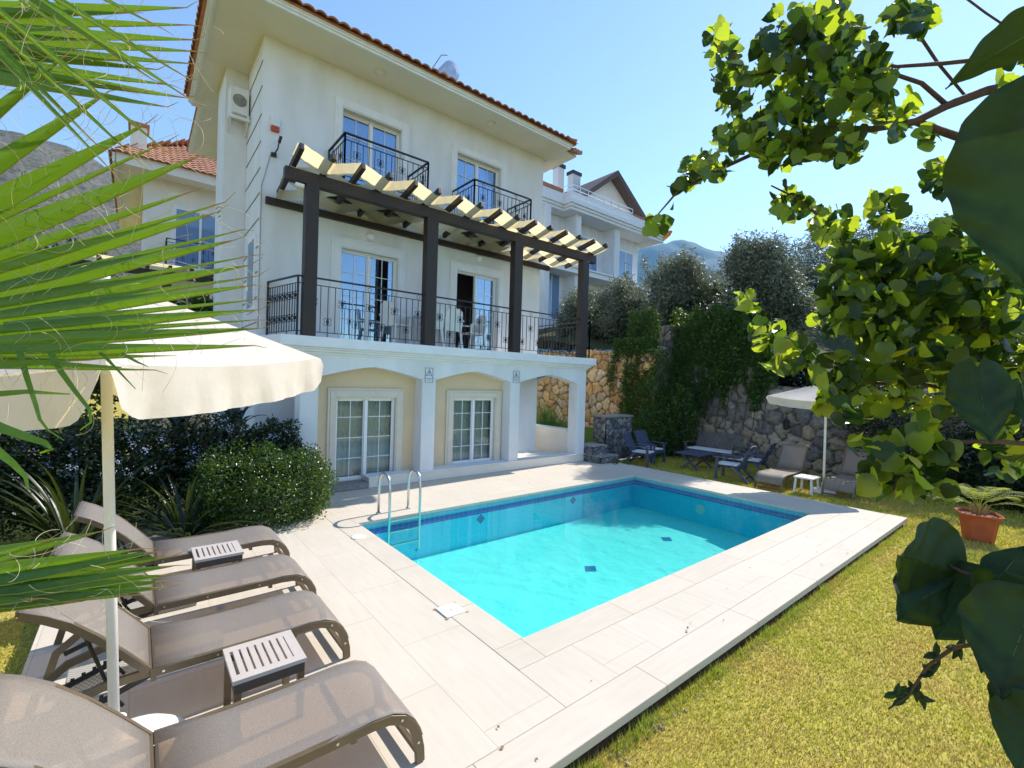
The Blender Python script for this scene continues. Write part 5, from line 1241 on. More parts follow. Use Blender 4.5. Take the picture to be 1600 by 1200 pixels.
# glossy shrub at the right
t = empty('glossy_shrub', (14.3, 2.8, GZ), 'glossy dark shrub with glinting leaves before the wall at the right', 'shrub')
cs = [(14.5, 2.9, 1.4, 1.0, 1.0, 1.2, 2), (14.6, 1.9, 1.3, .9, .9, 1.1, 1), (14.9, 3.4, 1.9, .8, .8, .9, 1)]
pos, rot, s_ = keep_above(*leaf_blob(cs, 9000, LEAF4, .08, rng, shell=.6), GZ+.3); V, Fq = scatter(*LEAF4, pos, rot, s_); np_mesh('foliage', V, Fq, mat('glossy_leaf', (.02, .035, .012), .16, island=[(.012, .02, .008), (.03, .05, .015), (.05, .035, .015)]), t)
b = MB(); b.tube([(14.5, 2.8, GZ), (14.5, 2.8, .9)], [.06, .03], 7); b.build('stem', bark, t)
for i, (x, y, r, h, lb) in enumerate(((15.0, -.6, 1.6, 1.9, 'dark hedge mass at the right edge behind the flower pot'), (14.8, .9, 1.1, 1.1, 'low dark shrub between the pot palm and the glossy shrub'), (16.0, -3.2, 2.0, 2.4, 'large dark shrub beyond the right edge of the lawn'))):
    t = empty('garden_shrub', (x, y, GZ), lb, 'shrub', 'dark shrubs along the right side'); pos, rot, s_ = keep_above(*leaf_blob([(x, y, h*.5, r, r, h*.75, 1), (x+.5, y+.5, h*.7, r*.7, r*.7, h*.7, .6)], 9000, LEAF4, .10, rng, shell=.6), GZ); V, Fq = scatter(*LEAF4, pos, rot, s_); np_mesh('foliage', V, Fq, plumb_m, t)
    b = MB(); b.tube([(x, y, GZ), (x, y, h*.6)], [.07, .03], 7); b.build('stem', bark, t)
# shrubs at left between the villas
for i, (x, y, z, r, n, lb) in enumerate(((-1.2, 14.5, 2.6, 1.9, 9000, 'green tree crown below the neighbouring villa roof'), (.9, 15.8, 3.6, 1.0, 5000, 'small leafy treetop beside the villa side wall'), (-4.5, 18, 3.2, 2.6, 9000, 'dark leafy tree behind the palm leaves at the far left'), (-3.0, 26, 5.6, 2.2, 8000, 'leafy tree on the slope beside the neighbouring villa'))):
    t = empty('leafy_tree', (x, y, 0), lb, 'tree', 'trees between the two villas'); pos, rot, s_ = leaf_blob([(x, y, z, r, r, r*.8, 1), (x+r*.5, y, z+.3*r, r*.6, r*.6, r*.6, .5), (x-r*.6, y, z-.2*r, r*.6, r*.6, r*.5, .5)], n, LEAF4, .14, rng, shell=.5); V, Fq = scatter(*LEAF4, pos, rot, s_); np_mesh('crown', V, Fq, hedge_m, t)
    b = MB(); b.tube([(x, y, -.2), (x+.1, y, z*.5), (x, y, z)], [.16, .12, .05], 8); b.build('trunk', bark, t)

# potted palm
t = empty('plant_pot', (11.02, 1.02, GZ), 'square terracotta pot with a flared rim on the lawn', 'pot')
def sq_ring(mb, prof, cx, cy, z0, ang=0):
    i = len(mb.v)
    for r, z in prof:
        for k in range(16):
            a = 2*math.pi*(k+.5)/16; c_, s2 = math.cos(a), math.sin(a); q = r/max(abs(c_), abs(s2))**.86
            x, y = q*c_, q*s2; mb.v.append((cx+x*math.cos(ang)-y*math.sin(ang), cy+x*math.sin(ang)+y*math.cos(ang), z0+z))
    for q in range(len(prof)-1):
        for j in range(16): a = i+q*16+j; b_ = i+q*16+(j+1) % 16; mb.f.append((a, b_, b_+16, a+16))
    mb.f.append(tuple(i+j for j in range(15, -1, -1))); mb.f.append(tuple(i+(len(prof)-1)*16+j for j in range(16)))
b = MB(); sq_ring(b, [(.175, 0), (.185, .05), (.225, .36), (.235, .40), (.275, .42), (.28, .45), (.255, .465), (.235, .44), (.225, .40)], 11.02, 1.02, GZ+.005, rad(18)); b.build('pot', terra_pot, t, bevel=.003)
b = MB(); sq_ring(b, [(.222, .40), (.22, .405)], 11.02, 1.02, GZ+.01, rad(18)); b.build('soil', soil, t)
t = empty('young_palm', (11.02, 1.02, GZ+.4), 'young feather palm with spiky brown base growing in the terracotta pot', 'palm')
rng = np.random.default_rng(71); V = []; Fq = []; b = MB(); bs = MB()
for k in range(15):
    a = k*2.4+rng.uniform(-.2, .2); el = rng.uniform(.5, 1.25); L_ = rng.uniform(.5, .8); dirh = Vector((math.cos(a), math.sin(a), 0)); side = Vector((-math.sin(a), math.cos(a), 0)); p = Vector((11.02, 1.02, GZ+.52)); pts = [p.copy()]; N = 16
    for j in range(N):
        e = el-1.5*(j/N)**1.6; p = p+(dirh*math.cos(e)+Vector((0, 0, math.sin(e))))*(L_/N); pts.append(p.copy())
        if j > 3:
            for sg in (-1, 1):
                l = .17*math.sin(math.pi*min(1, (j-2)/N*1.05))+.03; tip = p+side*sg*l*.75+dirh*l*.55+Vector((0, 0, .12*l+.0)); w_ = dirh*.006
                i0 = len(V); V += [tuple(p-w_), tuple(p+w_), tuple((p+tip)/2+w_*1.3+Vector((0, 0, .01))), tuple(tip), ]; Fq.append((i0, i0+1, i0+2, i0+3))
    b.tube(pts, [.007]+[.005]*(N-1)+[.002], 5)
for k in range(46):
    a = k*2.4; rr = .05+.05*(k % 5)/5; h = .06+.16*((k*7) % 10)/10; bs.tube([(11.02+rr*.6*math.cos(a), 1.02+rr*.6*math.sin(a), GZ+.40), (11.02+rr*1.5*math.cos(a), 1.02+rr*1.5*math.sin(a), GZ+.42+h)], [.016, .007], 5)
np_mesh('leaflets', np.array(V), np.array(Fq), green_pt, t); b.build('frond_stems', palmy, t); bs.build('leaf_bases', tipm, t)

# ------------------------------------------------------------------ fan palm leaves close to the camera
palm = empty('fan_palm', (-1.9, -.4, GZ), 'fan palm with long green blades and curling pale threads filling the left foreground', 'palm')
b = MB(); tr_ = [(-1.9, -.4, GZ), (-1.88, -.4, .8), (-1.85, -.38, 1.7)]; b.tube(tr_, [.2, .17, .15], 14); b.build('trunk', bark, palm)
rng = np.random.default_rng(17)
TH = MB()
def blade(hub, tip, w, sag=.04, fold=.35, y_start=.0, N=12, twist=0, fw=None):
    """one folded segment from hub to tip; returns verts, faces"""
    hub = Vector(hub); tip = Vector(tip); ax = (tip-hub); L_ = ax.length; t_ = ax.normalized()
    view = ((hub+tip)/2-CAMP).normalized(); side = t_.cross(view).normalized(); nrm = side.cross(t_).normalized()
    side = (side*math.cos(twist)+nrm*math.sin(twist)).normalized(); nrm = side.cross(t_).normalized()
    V = []; Fq = []
    for j in range(N):
        s = y_start+(1-y_start)*j/(N-1); p = hub+ax*s; p = p+Vector((0, 0, -sag*s*s*L_))
        ww = w*(min(1, .25+s*1.2) if s < .62 else max(.03, (1-s)/.38)**.8)
        for q_ in range(9): u_ = -1+q_/4; V.append(tuple(p+side*ww/2*u_+nrm*(fold*ww*.5*abs(u_)+(ww*.035 if q_ % 2 else 0))))
    for j in range(N-1):
        for q_ in range(8): a = j*9+q_; Fq.append((a, a+1, a+10, a+9))
    return V, Fq
def frond(hub, tips, w, name='frond', ys=.0, m=palmm, thread=2, wv=None, tw=.3):
    V = []; Fq = []; ribs = MB(); hubv = at(*hub); tips_ = []
    for i, tp in enumerate(tips):
        tv = at(*tp); wi = w*(wv[i] if wv else rng.uniform(.85, 1.1)); v, f = blade(hubv, tv, wi, sag=.0, fold=rng.uniform(.2, .5), y_start=ys, twist=rng.uniform(-tw, tw)); o = len(V); V += v; Fq += [tuple(q+o for q in x) for x in f]
        mid = [Vector(v[9*j+4]) for j in range(12)]; off = (CAMP-mid[6]).normalized()*.0015
        e1 = [Vector(v[9*j])+off*.3 for j in range(12)]; ribs.tube(e1, [.0012]*11+[.0006], 4)
        # brown pointed tip
        d_ = (mid[-1]-mid[-3]).normalized(); tipmb = MB(); tips_.append(tipmb); tipmb.tube([mid[-1]-d_*.02, mid[-1]+d_*.008, mid[-1]+d_*.03+Vector((0, 0, rng.uniform(-.01, .015)))], [.0018, .0010, .0004], 5)
        for q in range(thread):
            s = rng.uniform(.35, 1.0); p = mid[int(s*11)].copy()+off; pts = [p]; dr = (d_*rng.uniform(.2, 1)+Vector(rng.normal(size=3))*.6).normalized(); cu = Vector(rng.normal(size=3)).normalized(); st_ = rng.uniform(.004, .012); k = rng.uniform(.08, .4)
            for z_ in range(12): dr = (dr+cu.cross(dr)*k).normalized(); p = p+dr*st_; pts.append(p.copy())
            TH.tube(pts, [.00042]*12+[.0002], 3, cap=False)
    o = np_mesh(name, np.array(V), np.array(Fq), m, palm, smooth=False); ribs.build('rib_edges', palmy, o); [q.build('dry_tip', tipm, o) for q in tips_]
    return o
D = .92
# main lower fan
frond((-480, 560, .78), [(100, 88, .86), (165, 146, .88), (225, 195, .90), (306, 246, .93), (297, 300, .93), (332, 334, .95), (362, 376, .96), (386, 415, .97), (392, 446, .97), (402, 484, .97), (404, 513, .96), (392, 540, .95), (250, 556, .93), (130, 563, .9)],
      .034, ys=.15, thread=5, wv=[.95, 1.05, 1.15, 1.15, .6, 1.15, 1.1, 1.05, .95, .9, .85, .75, .6, .6], tw=.12)
# thin split segments between
frond((-480, 556, .79), [(258, 222, .93), (345, 318, .95), (375, 360, .96), (390, 400, .97), (398, 432, .97), (400, 468, .97), (398, 500, .97), (236, 578, .92)], .014, name='frond', ys=.5, thread=6)
# upper dark fan
frond((-560, 20, .85), [(285, 12, 1.0), (292, 39, 1.02), (300, 62, 1.02), (302, 80, 1.03), (294, 99, 1.03), (262, 132, 1.02), (284, 152, 1.0), (240, 108, 1.0), (255, 166, .98), (200, 20, .98), (180, 95, .98), (210, 140, .98)], .027, ys=.2, thread=5, tw=.4)
# light overlapping diagonal segments from above
frond((-330, -260, .72), [(245, 40, .86), (292, 152, .88), (262, 238, .9), (210, 246, .9), (150, 225, .88), (232, 120, .86), (290, 120, .88), (120, 60, .8), (170, 262, .86)], .013, ys=.35, thread=6, tw=.4)
# low bright fan above the loungers
frond((-420, 960, .74), [(150, 832, .85), (215, 858, .86), (245, 862, .87), (262, 870, .88), (270, 884, .88), (268, 898, .88), (262, 908, .88), (255, 918, .87), (205, 930, .86), (120, 940, .84), (60, 935, .82), (85, 842, .83)], .034, ys=.3, thread=4, tw=.5)
# drooping split tips
def droop(pts, w):
    V = []; Fq = []; P = [at(*p) for p in pts]; n = len(P)
    for j, p in enumerate(P):
        t_ = (P[min(j+1, n-1)]-P[max(j-1, 0)]).normalized(); sd_ = t_.cross((p-CAMP).normalized()).normalized(); ww = w*(1-.85*j/(n-1)); V += [tuple(p-sd_*ww/2), tuple(p+sd_*ww/2)]
    for j in range(n-1): a = 2*j; Fq.append((a, a+1, a+3, a+2))
    o = np_mesh('frond', np.array(V), np.array(Fq), palmm, palm)
droop([(30, 548, .86), (42, 590, .85), (55, 630, .84), (62, 655, .84), (75, 672, .84), (100, 688, .84)], .010)
droop([(78, 548, .86), (95, 580, .85), (118, 612, .84), (140, 640, .84), (142, 660, .84), (125, 672, .84)], .011)
droop([(155, 548, .9), (178, 572, .9), (212, 608, .9)], .008); droop([(190, 552, .9), (215, 566, .9), (232, 573, .9)], .007)
droop([(-60, 640, .80), (0, 668, .82), (40, 682, .82), (70, 692, .82), (80, 702, .82), (62, 708, .82)], .020)
droop([(-60, 660, .80), (-10, 700, .82), (20, 724, .82), (40, 745, .82), (44, 765, .82)], .018); droop([(-40, 575, .8), (60, 566, .84), (150, 572, .87), (190, 574, .88)], .014); droop([(-60, 620, .8), (40, 612, .84), (110, 616, .86)], .014)
for _ in range(90):
    px = rng.uniform(0, 330); py = rng.uniform(0, 690)
    if py > 580 and px > 150: continue
    p = at(px, py, rng.uniform(.84, .96)); dr = (RGT*rng.uniform(.2, 1)+UPV*rng.normal()*.8+FWD*rng.normal()*.3).normalized(); cu = (FWD+Vector(rng.normal(size=3))*.5).normalized(); k = rng.uniform(-.45, .45); st_ = rng.uniform(.004, .010); pts = [p]
    for z_ in range(14): dr = (dr+cu.cross(dr)*k).normalized(); p = p+dr*st_; pts.append(p.copy())
    TH.tube(pts, [.00042]*14+[.0002], 3, cap=False)
tho = TH.build('threads', fibre, palm)
b = MB()
for hp in ((-480, 560, .78), (-560, 20, .85), (-420, 960, .74), (-330, -260, .72)):
    h_ = at(*hp); b.tube([(-1.85, -.38, 1.7), ((h_.x-1.85)/2-.1, (h_.y-.38)/2, (h_.z+1.7)/2+.1), tuple(h_)], [.022, .016, .014], 7)
b.build('leaf_stalks', palmy, palm)

# ------------------------------------------------------------------ broadleaf tree reaching in from the right
tree = empty('broadleaf_tree', (1.9, -1.3, GZ), 'broadleaf tree with backlit round leaves hanging in from the right edge', 'tree')
B_ = MB()
B_.tube([(1.9, -1.3, GZ), (1.85, -1.2, 1.0), (1.95, -1.0, 2.0), (2.0, -.8, 2.9)], [.14, .12, .10, .07], 12)
def br(pts, r0, r1):
    P = [at(*p) if len(p) == 3 and isinstance(p, tuple) and p[0] > 20 else Vector(p) for p in pts]; n = len(P); B_.tube(P, [r0+(r1-r0)*i/(n-1) for i in range(n)], 7); return P
limb = (1.97, -.9, 2.5)
TW = []
TW.append(br([limb, (1720, 118, 1.5), (1600, 130, 1.45), (1540, 142, 1.42), (1480, 165, 1.40), (1430, 190, 1.38), (1360, 202, 1.36), (1290, 200, 1.34), (1210, 225, 1.32), (1130, 262, 1.30), (1060, 298, 1.28), (1028, 335, 1.27)], .018, .002))
TW.append(br([(1430, 190, 1.38), (1470, 205, 1.40), (1520, 222, 1.43), (1620, 262, 1.5)], .010, .014))
TW.append(br([(1660, 84, 1.5), (1560, 90, 1.45), (1475, 99, 1.42), (1400, 104, 1.40), (1330, 90, 1.38), (1260, 70, 1.36), (1190, 60, 1.34)], .008, .002))
TW.append(br([(1390, -20, 1.4), (1430, 45, 1.42), (1465, 98, 1.44), (1510, 152, 1.46)], .005, .004))
TW.append(br([(1480, 165, 1.40), (1440, 130, 1.38), (1380, 110, 1.36), (1300, 130, 1.34), (1230, 110, 1.32), (1160, 120, 1.3), (1110, 60, 1.3)], .007, .002))
TW.append(br([(1700, 640, 1.4), (1600, 560, 1.4), (1500, 515, 1.38), (1430, 470, 1.36), (1345, 415, 1.34), (1300, 355, 1.32), (1250, 312, 1.30), (1205, 290, 1.29)], .011, .002))
TW.append(br([(1500, 515, 1.38), (1440, 440, 1.36), (1410, 375, 1.34), (1385, 310, 1.33)], .004, .002))
TW.append(br([(1720, 650, 1.45), (1560, 620, 1.42), (1440, 600, 1.40), (1330, 598, 1.38), (1270, 575, 1.37), (1225, 540, 1.36), (1195, 505, 1.35), (1163, 458, 1.34)], .009, .0015))
TW.append(br([(1700, 700, 1.1), (1560, 690, 1.12), (1460, 690, 1.15), (1390, 700, 1.18), (1335, 690, 1.2)], .007, .0015))
TW.append(br([(1460, 690, 1.15), (1430, 730, 1.14), (1400, 760, 1.14)], .003, .0015))
TW.append(br([(1500, -10, 1.4), (1540, 20, 1.42), (1570, 40, 1.44)], .003, .003))
B_.build('branches', bark, tree, smooth=True)
# leaf template: broad heart shaped leaf, folded and curled
def leaf_template_hi():
    R_ = 56; C_ = 21; V = []; Fq = []
    yk = [0.0, .04, .12, .25, .42, .58, .74, .88, .97, 1.02]; wk = [.10, .33, .47, .54, .52, .43, .30, .16, .06, .0]
    for j in range(R_+1):
        y = 1.02*j/R_; w_ = float(np.interp(y, yk, wk))*(1+.02*math.sin(y*23))
        for c in range(C_):
            u = -1+2*c/(C_-1); x = u*w_; yy = y-.13*abs(u)*max(0, 1-y/.25)
            z = .20*abs(x)**1.2-.22*(y-.3)**2*(1 if y > .3 else .3)+.018*math.sin(abs(u)*6+y*22)*abs(u)+.03*math.sin(y*7+u*2)*abs(u)
            z -= .011*max(0, math.cos((y-.42*abs(u))*2*math.pi*6.5))**5*(1-.5*abs(u))+(.02 if abs(u) < .06 else 0)
            V.append((x, yy, z))
    for j in range(R_):
        for i in range(C_-1): a = j*C_+i; Fq.append((a, a+1, a+C_+1, a+C_))
    return np.array(V), np.array(Fq)
def leaf_template():
    out = [(0, 0), (.18, -.06), (.40, .03), (.52, .22), (.50, .45), (.36, .70), (.16, .90), (0, 1.02)]
    V = []; Fq = []
    mid = [(0, .0, 0), (0, .12, 0), (0, .3, 0), (0, .5, 0), (0, .72, 0), (0, 1.02, 0)]
    ys = [0.0, .08, .25, .45, .68, .88, 1.02]; ws = [.16, .46, .54, .50, .37, .17, .0]
    for y, w_ in zip(ys, ws):
        for u in (-1, -.5, 0, .5, 1):
            x = u*w_; yy = y-(.10*(abs(u)) if y < .05 else 0)+(.0); z = .22*abs(x)**1.3-.28*(y-.3)**2*(1 if y > .3 else .3)+.03*math.sin(u*5+y*9)
            V.append((x, yy, z))
    for j in range(len(ys)-1):
        for i in range(4): a = j*5+i; Fq.append((a, a+1, a+6, a+5))
    return np.array(V), np.array(Fq)
LT = leaf_template(); LH = leaf_template_hi()
rng = np.random.default_rng(23)
def leaf_rots(n, rng, hang=.6):
    """leaf y-axis (tip) hangs down and outwards, normal random"""
    y = rng.normal(size=(n, 3))*.7+np.array([0, 0, -hang]); y /= np.linalg.norm(y, axis=1, keepdims=True); a = rng.normal(size=(n, 3)); x = np.cross(y, a); x /= np.linalg.norm(x, axis=1, keepdims=True); z = np.cross(x, y)
    return np.stack([x, y, z], axis=2)
ELL = [(1128, 72, 26, 40, 20, .8), (1148, 140, 30, 46, 26, .85), (1235, 95, 58, 90, 82, 1), (1295, 55, 46, 55, 46, 1.05), (1335, 120, 55, 80, 56, 1.1), (1250, 200, 82, 46, 66, 1), (1160, 218, 44, 28, 28, .9), (1100, 262, 36, 20, 22, .85), (1070, 285, 14, 12, 8, .85),
       (1215, 245, 36, 22, 16, 1), (1300, 228, 52, 26, 26, 1), (1392, 160, 40, 55, 24, 1.1), (1420, 28, 42, 26, 20, 1.1), (1450, 215, 16, 14, 4, 1.1), (1474, 275, 28, 34, 18, 1.1),
       (1240, 318, 34, 22, 18, .85), (1298, 350, 34, 32, 24, .95), (1382, 328, 30, 28, 20, 1), (1335, 420, 55, 40, 46, 1), (1425, 400, 66, 40, 52, 1.05), (1485, 372, 26, 36, 20, 1.05), (1350, 485, 66, 40, 46, 1), (1455, 480, 76, 56, 78, 1.1),
       (1163, 470, 16, 22, 10, .9), (1200, 520, 26, 26, 14, 1), (1240, 545, 32, 20, 16, 1), (1222, 572, 30, 12, 8, .9), (1318, 588, 46, 34, 42, 1.0), (1330, 628, 56, 30, 36, 1.05), (1410, 560, 56, 40, 36, 1.1), (1028, 348, 18, 16, 5, .95), (1550, 450, 50, 60, 34, 1.1),
       (1560, 620, 45, 55, 34, 1.15), (1510, 560, 50, 50, 34, 1.1), (1310, 480, 45, 45, 18, 1), (1400, 500, 90, 60, 50, 1.05), (1480, 430, 90, 60, 40, 1.05), (1580, 540, 40, 90, 40, 1.1), (1570, 700, 40, 50, 20, 1.1), (1450, 620, 60, 30, 22, 1), (1380, 440, 60, 50, 30, 1), (1540, 480, 60, 60, 40, 1), (1560, 250, 60, 50, 24, 1.1), (1590, 80, 40, 60, 18, 1.1)]
pos = []; sc = []
for (px, py, rx, ry, n, s) in ELL:
    for _ in range(int(n*2.7)):
        a = rng.uniform(0, 6.28); r = math.sqrt(rng.random()); p = at(px+rx*r*math.cos(a), py+ry*r*math.sin(a), 1.33+rng.normal()*.09); pos.append(tuple(p)); sc.append(.036*s*rng.uniform(.55, 1.35))
for P in TW[:8]:   # leaves along the twigs
    for a, c in zip(P, P[1:]):
        L_ = (c-a).length
        if (a-CAMP).length > 1.9: continue
        for k in range(int(L_/.028)): p = a.lerp(c, rng.random())+Vector(rng.normal(size=3))*.012; pos.append(tuple(p)); sc.append(.037*rng.uniform(.6, 1.2))
pos = np.array(pos); rots = leaf_rots(len(pos), rng); pos = pos-rots[:, :, 1]*np.array(sc)[:, None]*.4
V, Fq = scatter(*LT, pos, rots, sc); np_mesh('crown', V, Fq, leafm, tree, smooth=True)
pos = []; sc = []
for (px, py, rx, ry, n, s) in [(1420, 705, 54, 34, 34, 1.0), (1388, 742, 44, 32, 22, 1.0), (1445, 758, 44, 26, 20, 1.0), (1350, 690, 26, 12, 8, .8), (1480, 722, 24, 26, 10, 1.0), (1440, 660, 30, 16, 8, .9)]:
    for _ in range(n):
        a = rng.uniform(0, 6.28); r = math.sqrt(rng.random()); pos.append(tuple(at(px+rx*r*math.cos(a), py+ry*r*math.sin(a), 1.14+rng.normal()*.05))); sc.append(.046*s*rng.uniform(.7, 1.2))
pos = np.array(pos); rots = leaf_rots(len(pos), rng, .9); pos = pos-rots[:, :, 1]*np.array(sc)[:, None]*.4
V, Fq = scatter(*LT, pos, rots, sc); np_mesh('crown', V, Fq, leafm, tree, smooth=True)
# a few russet leaves
pos = np.array([tuple(at(*p)) for p in ((1205, 232, 1.25), (1235, 65, 1.3), (1150, 92, 1.3), (1040, 365, 1.27))]); V, Fq = scatter(*LT, pos, leaf_rots(4, rng), [.03]*4); np_mesh('russet_leaves', V, Fq, leafr, tree, smooth=True)

def place_leaf(stem, tip, d_s, d_t, width, roll=0):
    """explicit leaf from stem pixel to tip pixel"""
    a = at(stem[0], stem[1], d_s); c = at(tip[0], tip[1], d_t); y = (c-a); L_ = y.length; y = y/L_; view = (a-CAMP).normalized(); x = y.cross(view).normalized(); z = x.cross(y).normalized()
    x2 = x*math.cos(roll)+z*math.sin(roll); z2 = x2.cross(y); R_ = np.array([[x2.x, y.x, z2.x], [x2.y, y.y, z2.y], [x2.z, y.z, z2.z]])
    tv = LH[0].copy(); tv[:, 0] *= width; RIB.append((a, a+y*L_*.97, z, L_)); return R_, np.array(a), L_, tv
RIB = []
VV = []; FF = []; base = 0
big = [((1680, 10), (1478, 130), .36, .42, .5, .5), ((1655, 140), (1600, 452), .30, .32, .74, .1),
       ((1528, 574), (1545, 692), .66, .64, .62, .2), ((1596, 600), (1608, 670), .66, .64, .6, .5)]
for st_, tp, d0, d1, wd, ro_ in big:
    R_, a, L_, tv = place_leaf(st_, tp, d0, d1, wd, ro_); V, Fq = scatter(tv, LH[1], [a], R_[None], [L_]); VV.append(V); FF.append(Fq+base); base += len(V)
low = [((1492, 893), (1392, 862), .52, .50, 1.0, .1), ((1500, 898), (1390, 968), .52, .5, .62, .3), ((1535, 902), (1466, 1000), .5, .5, .85, -.2), ((1560, 905), (1580, 1030), .46, .46, .62, -.4), ((1615, 940), (1560, 1085), .42, .42, .85, .3),
       ((1560, 905), (1600, 856), .5, .5, .9, .2), ((1520, 900), (1575, 928), .5, .48, .5, .9), ((1600, 1060), (1568, 1150), .42, .42, .6, .5), ((1620, 1100), (1592, 1205), .40, .40, .8, .1), ((1556, 1000), (1530, 1050), .5, .5, .6, .4)]
for st_, tp, d0, d1, wd, ro_ in low:
    R_, a, L_, tv = place_leaf(st_, tp, d0, d1, wd, ro_); V, Fq = scatter(tv, LH[1], [a], R_[None], [L_]); VV.append(V); FF.append(Fq+base); base += len(V)
np_mesh('near_leaves', np.concatenate(VV), np.concatenate(FF), leafd, tree, smooth=True)
RB = MB()
for a_, c_, z_, L_ in RIB:
    q_ = z_*.0012*(1 if z_.dot(CAMP-a_) > 0 else -1); RB.tube([a_+q_, a_.lerp(c_, .35)+q_, a_.lerp(c_, .6)+q_-z_*L_*.02], [.0008, .0005, .0003], 5, cap=False)
RB.build('leaf_veins', mat('leaf_vein', (.07, .13, .03), .6), tree)
B2 = MB()
def br2(pts, r0, r1): P = [at(*p) for p in pts]; n = len(P); B2.tube(P, [r0+(r1-r0)*i/(n-1) for i in range(n)], 7)
br2([(1750, 860, .5), (1640, 905, .48), (1560, 912, .49), (1500, 892, .51), (1478, 880, .52)], .004, .0012)
br2([(1660, 1040, .46), (1560, 1000, .5), (1490, 1012, .54), (1450, 1040, .55), (1420, 1085, .56), (1388, 1108, .56)], .003, .001)
B2.build('twigs', bark, tree, smooth=True)
# veined mid-size leaves
# young palmate leaflets on the low twig
pl = []; 
for (px, py, d0) in ((1497, 1012, .54), (1462, 1022, .55), (1455, 1050, .55), (1430, 1078, .56), (1412, 1092, .56), (1440, 1090, .56), (1400, 1085, .56)):
    for k in range(4): a = rng.uniform(0, 6.28); pl.append(((px, py), (px+22*math.cos(a), py+20*math.sin(a)), d0, d0, .42, rng.uniform(-.6, .6)))
VV = []; FF = []; base = 0
for st_, tp, d0, d1, wd, ro_ in pl:
    R_, a, L_, tv = place_leaf(st_, tp, d0, d1, wd, ro_); V, Fq = scatter(tv, LH[1], [a], R_[None], [L_]); VV.append(V); FF.append(Fq+base); base += len(V)
np_mesh('young_leaflets', np.concatenate(VV), np.concatenate(FF), leafd, tree, smooth=True)

# ------------------------------------------------------------------ grass
rng = np.random.default_rng(99)
def grass_pts(n, x0, x1, y0, y1): return np.stack([rng.uniform(x0, x1, n), rng.uniform(y0, y1, n)], 1)
Q = grass_pts(520000, 2.0, 16, -3.5, DY0); dq = np.hypot(Q[:, 0], Q[:, 1]); Q = Q[rng.random(len(Q)) < np.clip((3.2/dq)**1.3, .05, 1)]
Q2 = grass_pts(60000, DX1, 15.3, DY0, 9.0); kq = np.hypot(Q2[:, 0]-0, Q2[:, 1]); Q2 = Q2[rng.random(len(Q2)) < np.clip(1.0-(kq-11)*.08, .3, 1)]
P = np.concatenate([Q, Q2, grass_pts(14000, -2.2, DX0, 3.2, 6.5), grass_pts(6000, 1, 11, DY0-.10, DY0+.0)])
n = len(P); z0 = GZ+.012*(np.sin(P[:, 0]*1.7+P[:, 1]*.9)+np.sin(P[:, 0]*.6-P[:, 1]*2.1+1)+.6*np.sin(P[:, 0]*4.1+P[:, 1]*3.3))/2.6
dist = np.hypot(P[:, 0], P[:, 1]); h = (.018+.022*rng.random(n))*np.clip(.8+dist*.06, .8, 1.5); wd = .0035*np.clip(dist/3.5, .8, 3.0)
a = rng.uniform(0, 2*math.pi, n); ln = rng.uniform(.1, .9, n)*h; dx, dy = np.cos(a), np.sin(a)
b0 = np.stack([P[:, 0]-dy*wd, P[:, 1]+dx*wd, z0-.004], 1); b1 = np.stack([P[:, 0]+dy*wd, P[:, 1]-dx*wd, z0-.004], 1); t0 = np.stack([P[:, 0]+dx*ln*1.4, P[:, 1]+dy*ln*1.4, z0+h], 1)
V = np.stack([b0, b1, t0], 1).reshape(-1, 3); Fq = np.arange(3*n).reshape(-1, 3)
tag(np_mesh('grass', V, Fq, grass_m), 'short dry yellow green grass covering the lawn around the pool deck', 'grass', kind='stuff')
n = 7000; ex = rng.uniform(1, 11.1, n); cl = np.sin(ex*5.1)+np.sin(ex*11.7+1)+np.sin(ex*2.3+2); k_ = (cl > .2) | (rng.random(n) < .25); ex = ex[k_]; n = len(ex)
P = np.stack([ex, DY0-.015-np.abs(rng.normal(size=n))*.05], 1); h = .03+.06*rng.random(n)*(1+.4*np.sin(ex*7)); a = rng.uniform(0, 2*math.pi, n); dx, dy = np.cos(a), np.sin(a); wd = np.full(n, .004); ln = h*.6
b0 = np.stack([P[:, 0]-dy*wd, P[:, 1]+dx*wd, np.full(n, GZ-.01)], 1); b1 = np.stack([P[:, 0]+dy*wd, P[:, 1]-dx*wd, np.full(n, GZ-.01)], 1); t0 = np.stack([P[:, 0]+dx*ln, P[:, 1]+dy*ln-.01, GZ+h], 1)
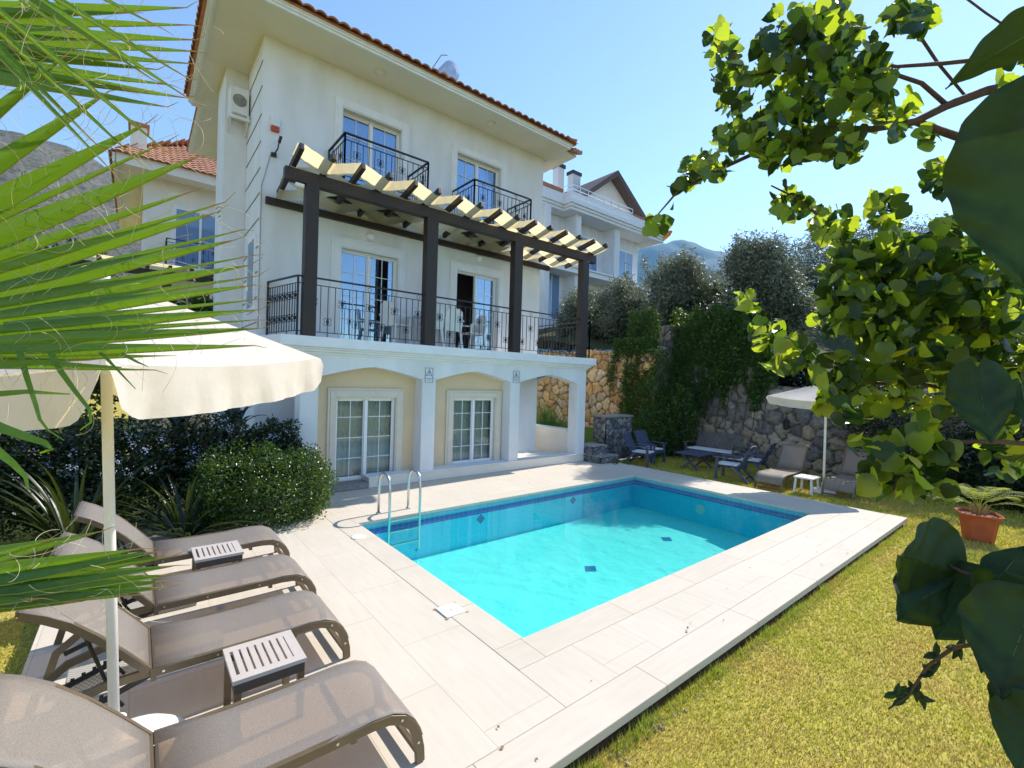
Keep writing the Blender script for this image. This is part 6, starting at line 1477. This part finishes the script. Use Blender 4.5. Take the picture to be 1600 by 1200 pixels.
tag(np_mesh('edge_grass', np.stack([b0, b1, t0], 1).reshape(-1, 3), np.arange(3*n).reshape(-1, 3), strapg_m), 'longer green grass tufts along the deck edge', 'grass', kind='stuff')
n = 500; ex = rng.uniform(1, 11.1, n); pos = np.stack([ex, DY0-.05-np.abs(rng.normal(size=n))*.05, np.full(n, GZ)], 1)
ico = (np.array([(1, 0, 0), (-1, 0, 0), (0, 1, 0), (0, -1, 0), (0, 0, .8), (0, 0, -.8)]), np.array([(0, 2, 4), (2, 1, 4), (1, 3, 4), (3, 0, 4), (2, 0, 5), (1, 2, 5), (3, 1, 5), (0, 3, 5)]))
V, Fq = scatter(*ico, pos, rand_rots(n, 0, rng), rng.uniform(.006, .024, n)); tag(np_mesh('pebbles', V, Fq, mat('brown_pebble', (.3, .25, .19), .9)), 'small stones in the soil gap along the deck edge', 'pebbles', kind='stuff')
# fallen leaves on the lawn
n = 175; P = np.concatenate([grass_pts(70, 2.5, 9, 0, DY0-.03), grass_pts(60, 2.2, 11, DY0-.10, DY0-.01), grass_pts(25, 1.5, 10.8, DY0+.05, 2.7), grass_pts(20, 1.6, 10.5, 7.5, 9.1)]); pos = np.concatenate([P, np.where(np.arange(n) < 130, GZ+.02, .012)[:, None]], 1); V, Fq = scatter(*LEAF4, pos, rand_rots(n, 2.0, rng), rng.uniform(.012, .04, n))
tag(np_mesh('fallen_leaves', V, Fq, dryleaf_m), 'scattered dry brown leaves along the deck edge and lawn', 'leaves', kind='stuff')

# ------------------------------------------------------------------ haze
b = MB(); b.box(-950, 4700, -900, 2850, GZ-3, 1120)
hz = b.build('haze', None); hz.data.materials.clear()
hm = bpy.data.materials.new('haze'); hm.use_nodes = True; n_ = hm.node_tree; n_.nodes.clear()
ho = n_.nodes.new('ShaderNodeOutputMaterial'); pv = n_.nodes.new('ShaderNodeVolumePrincipled')
pv.inputs['Color'].default_value = (.28, .62, 1, 1); pv.inputs['Density'].default_value = 1.1e-4; pv.inputs['Anisotropy'].default_value = .2
n_.links.new(pv.outputs[0], ho.inputs['Volume']); hz.data.materials.append(hm); tag(hz, 'pale air haze over the far hills', 'haze', kind='stuff')
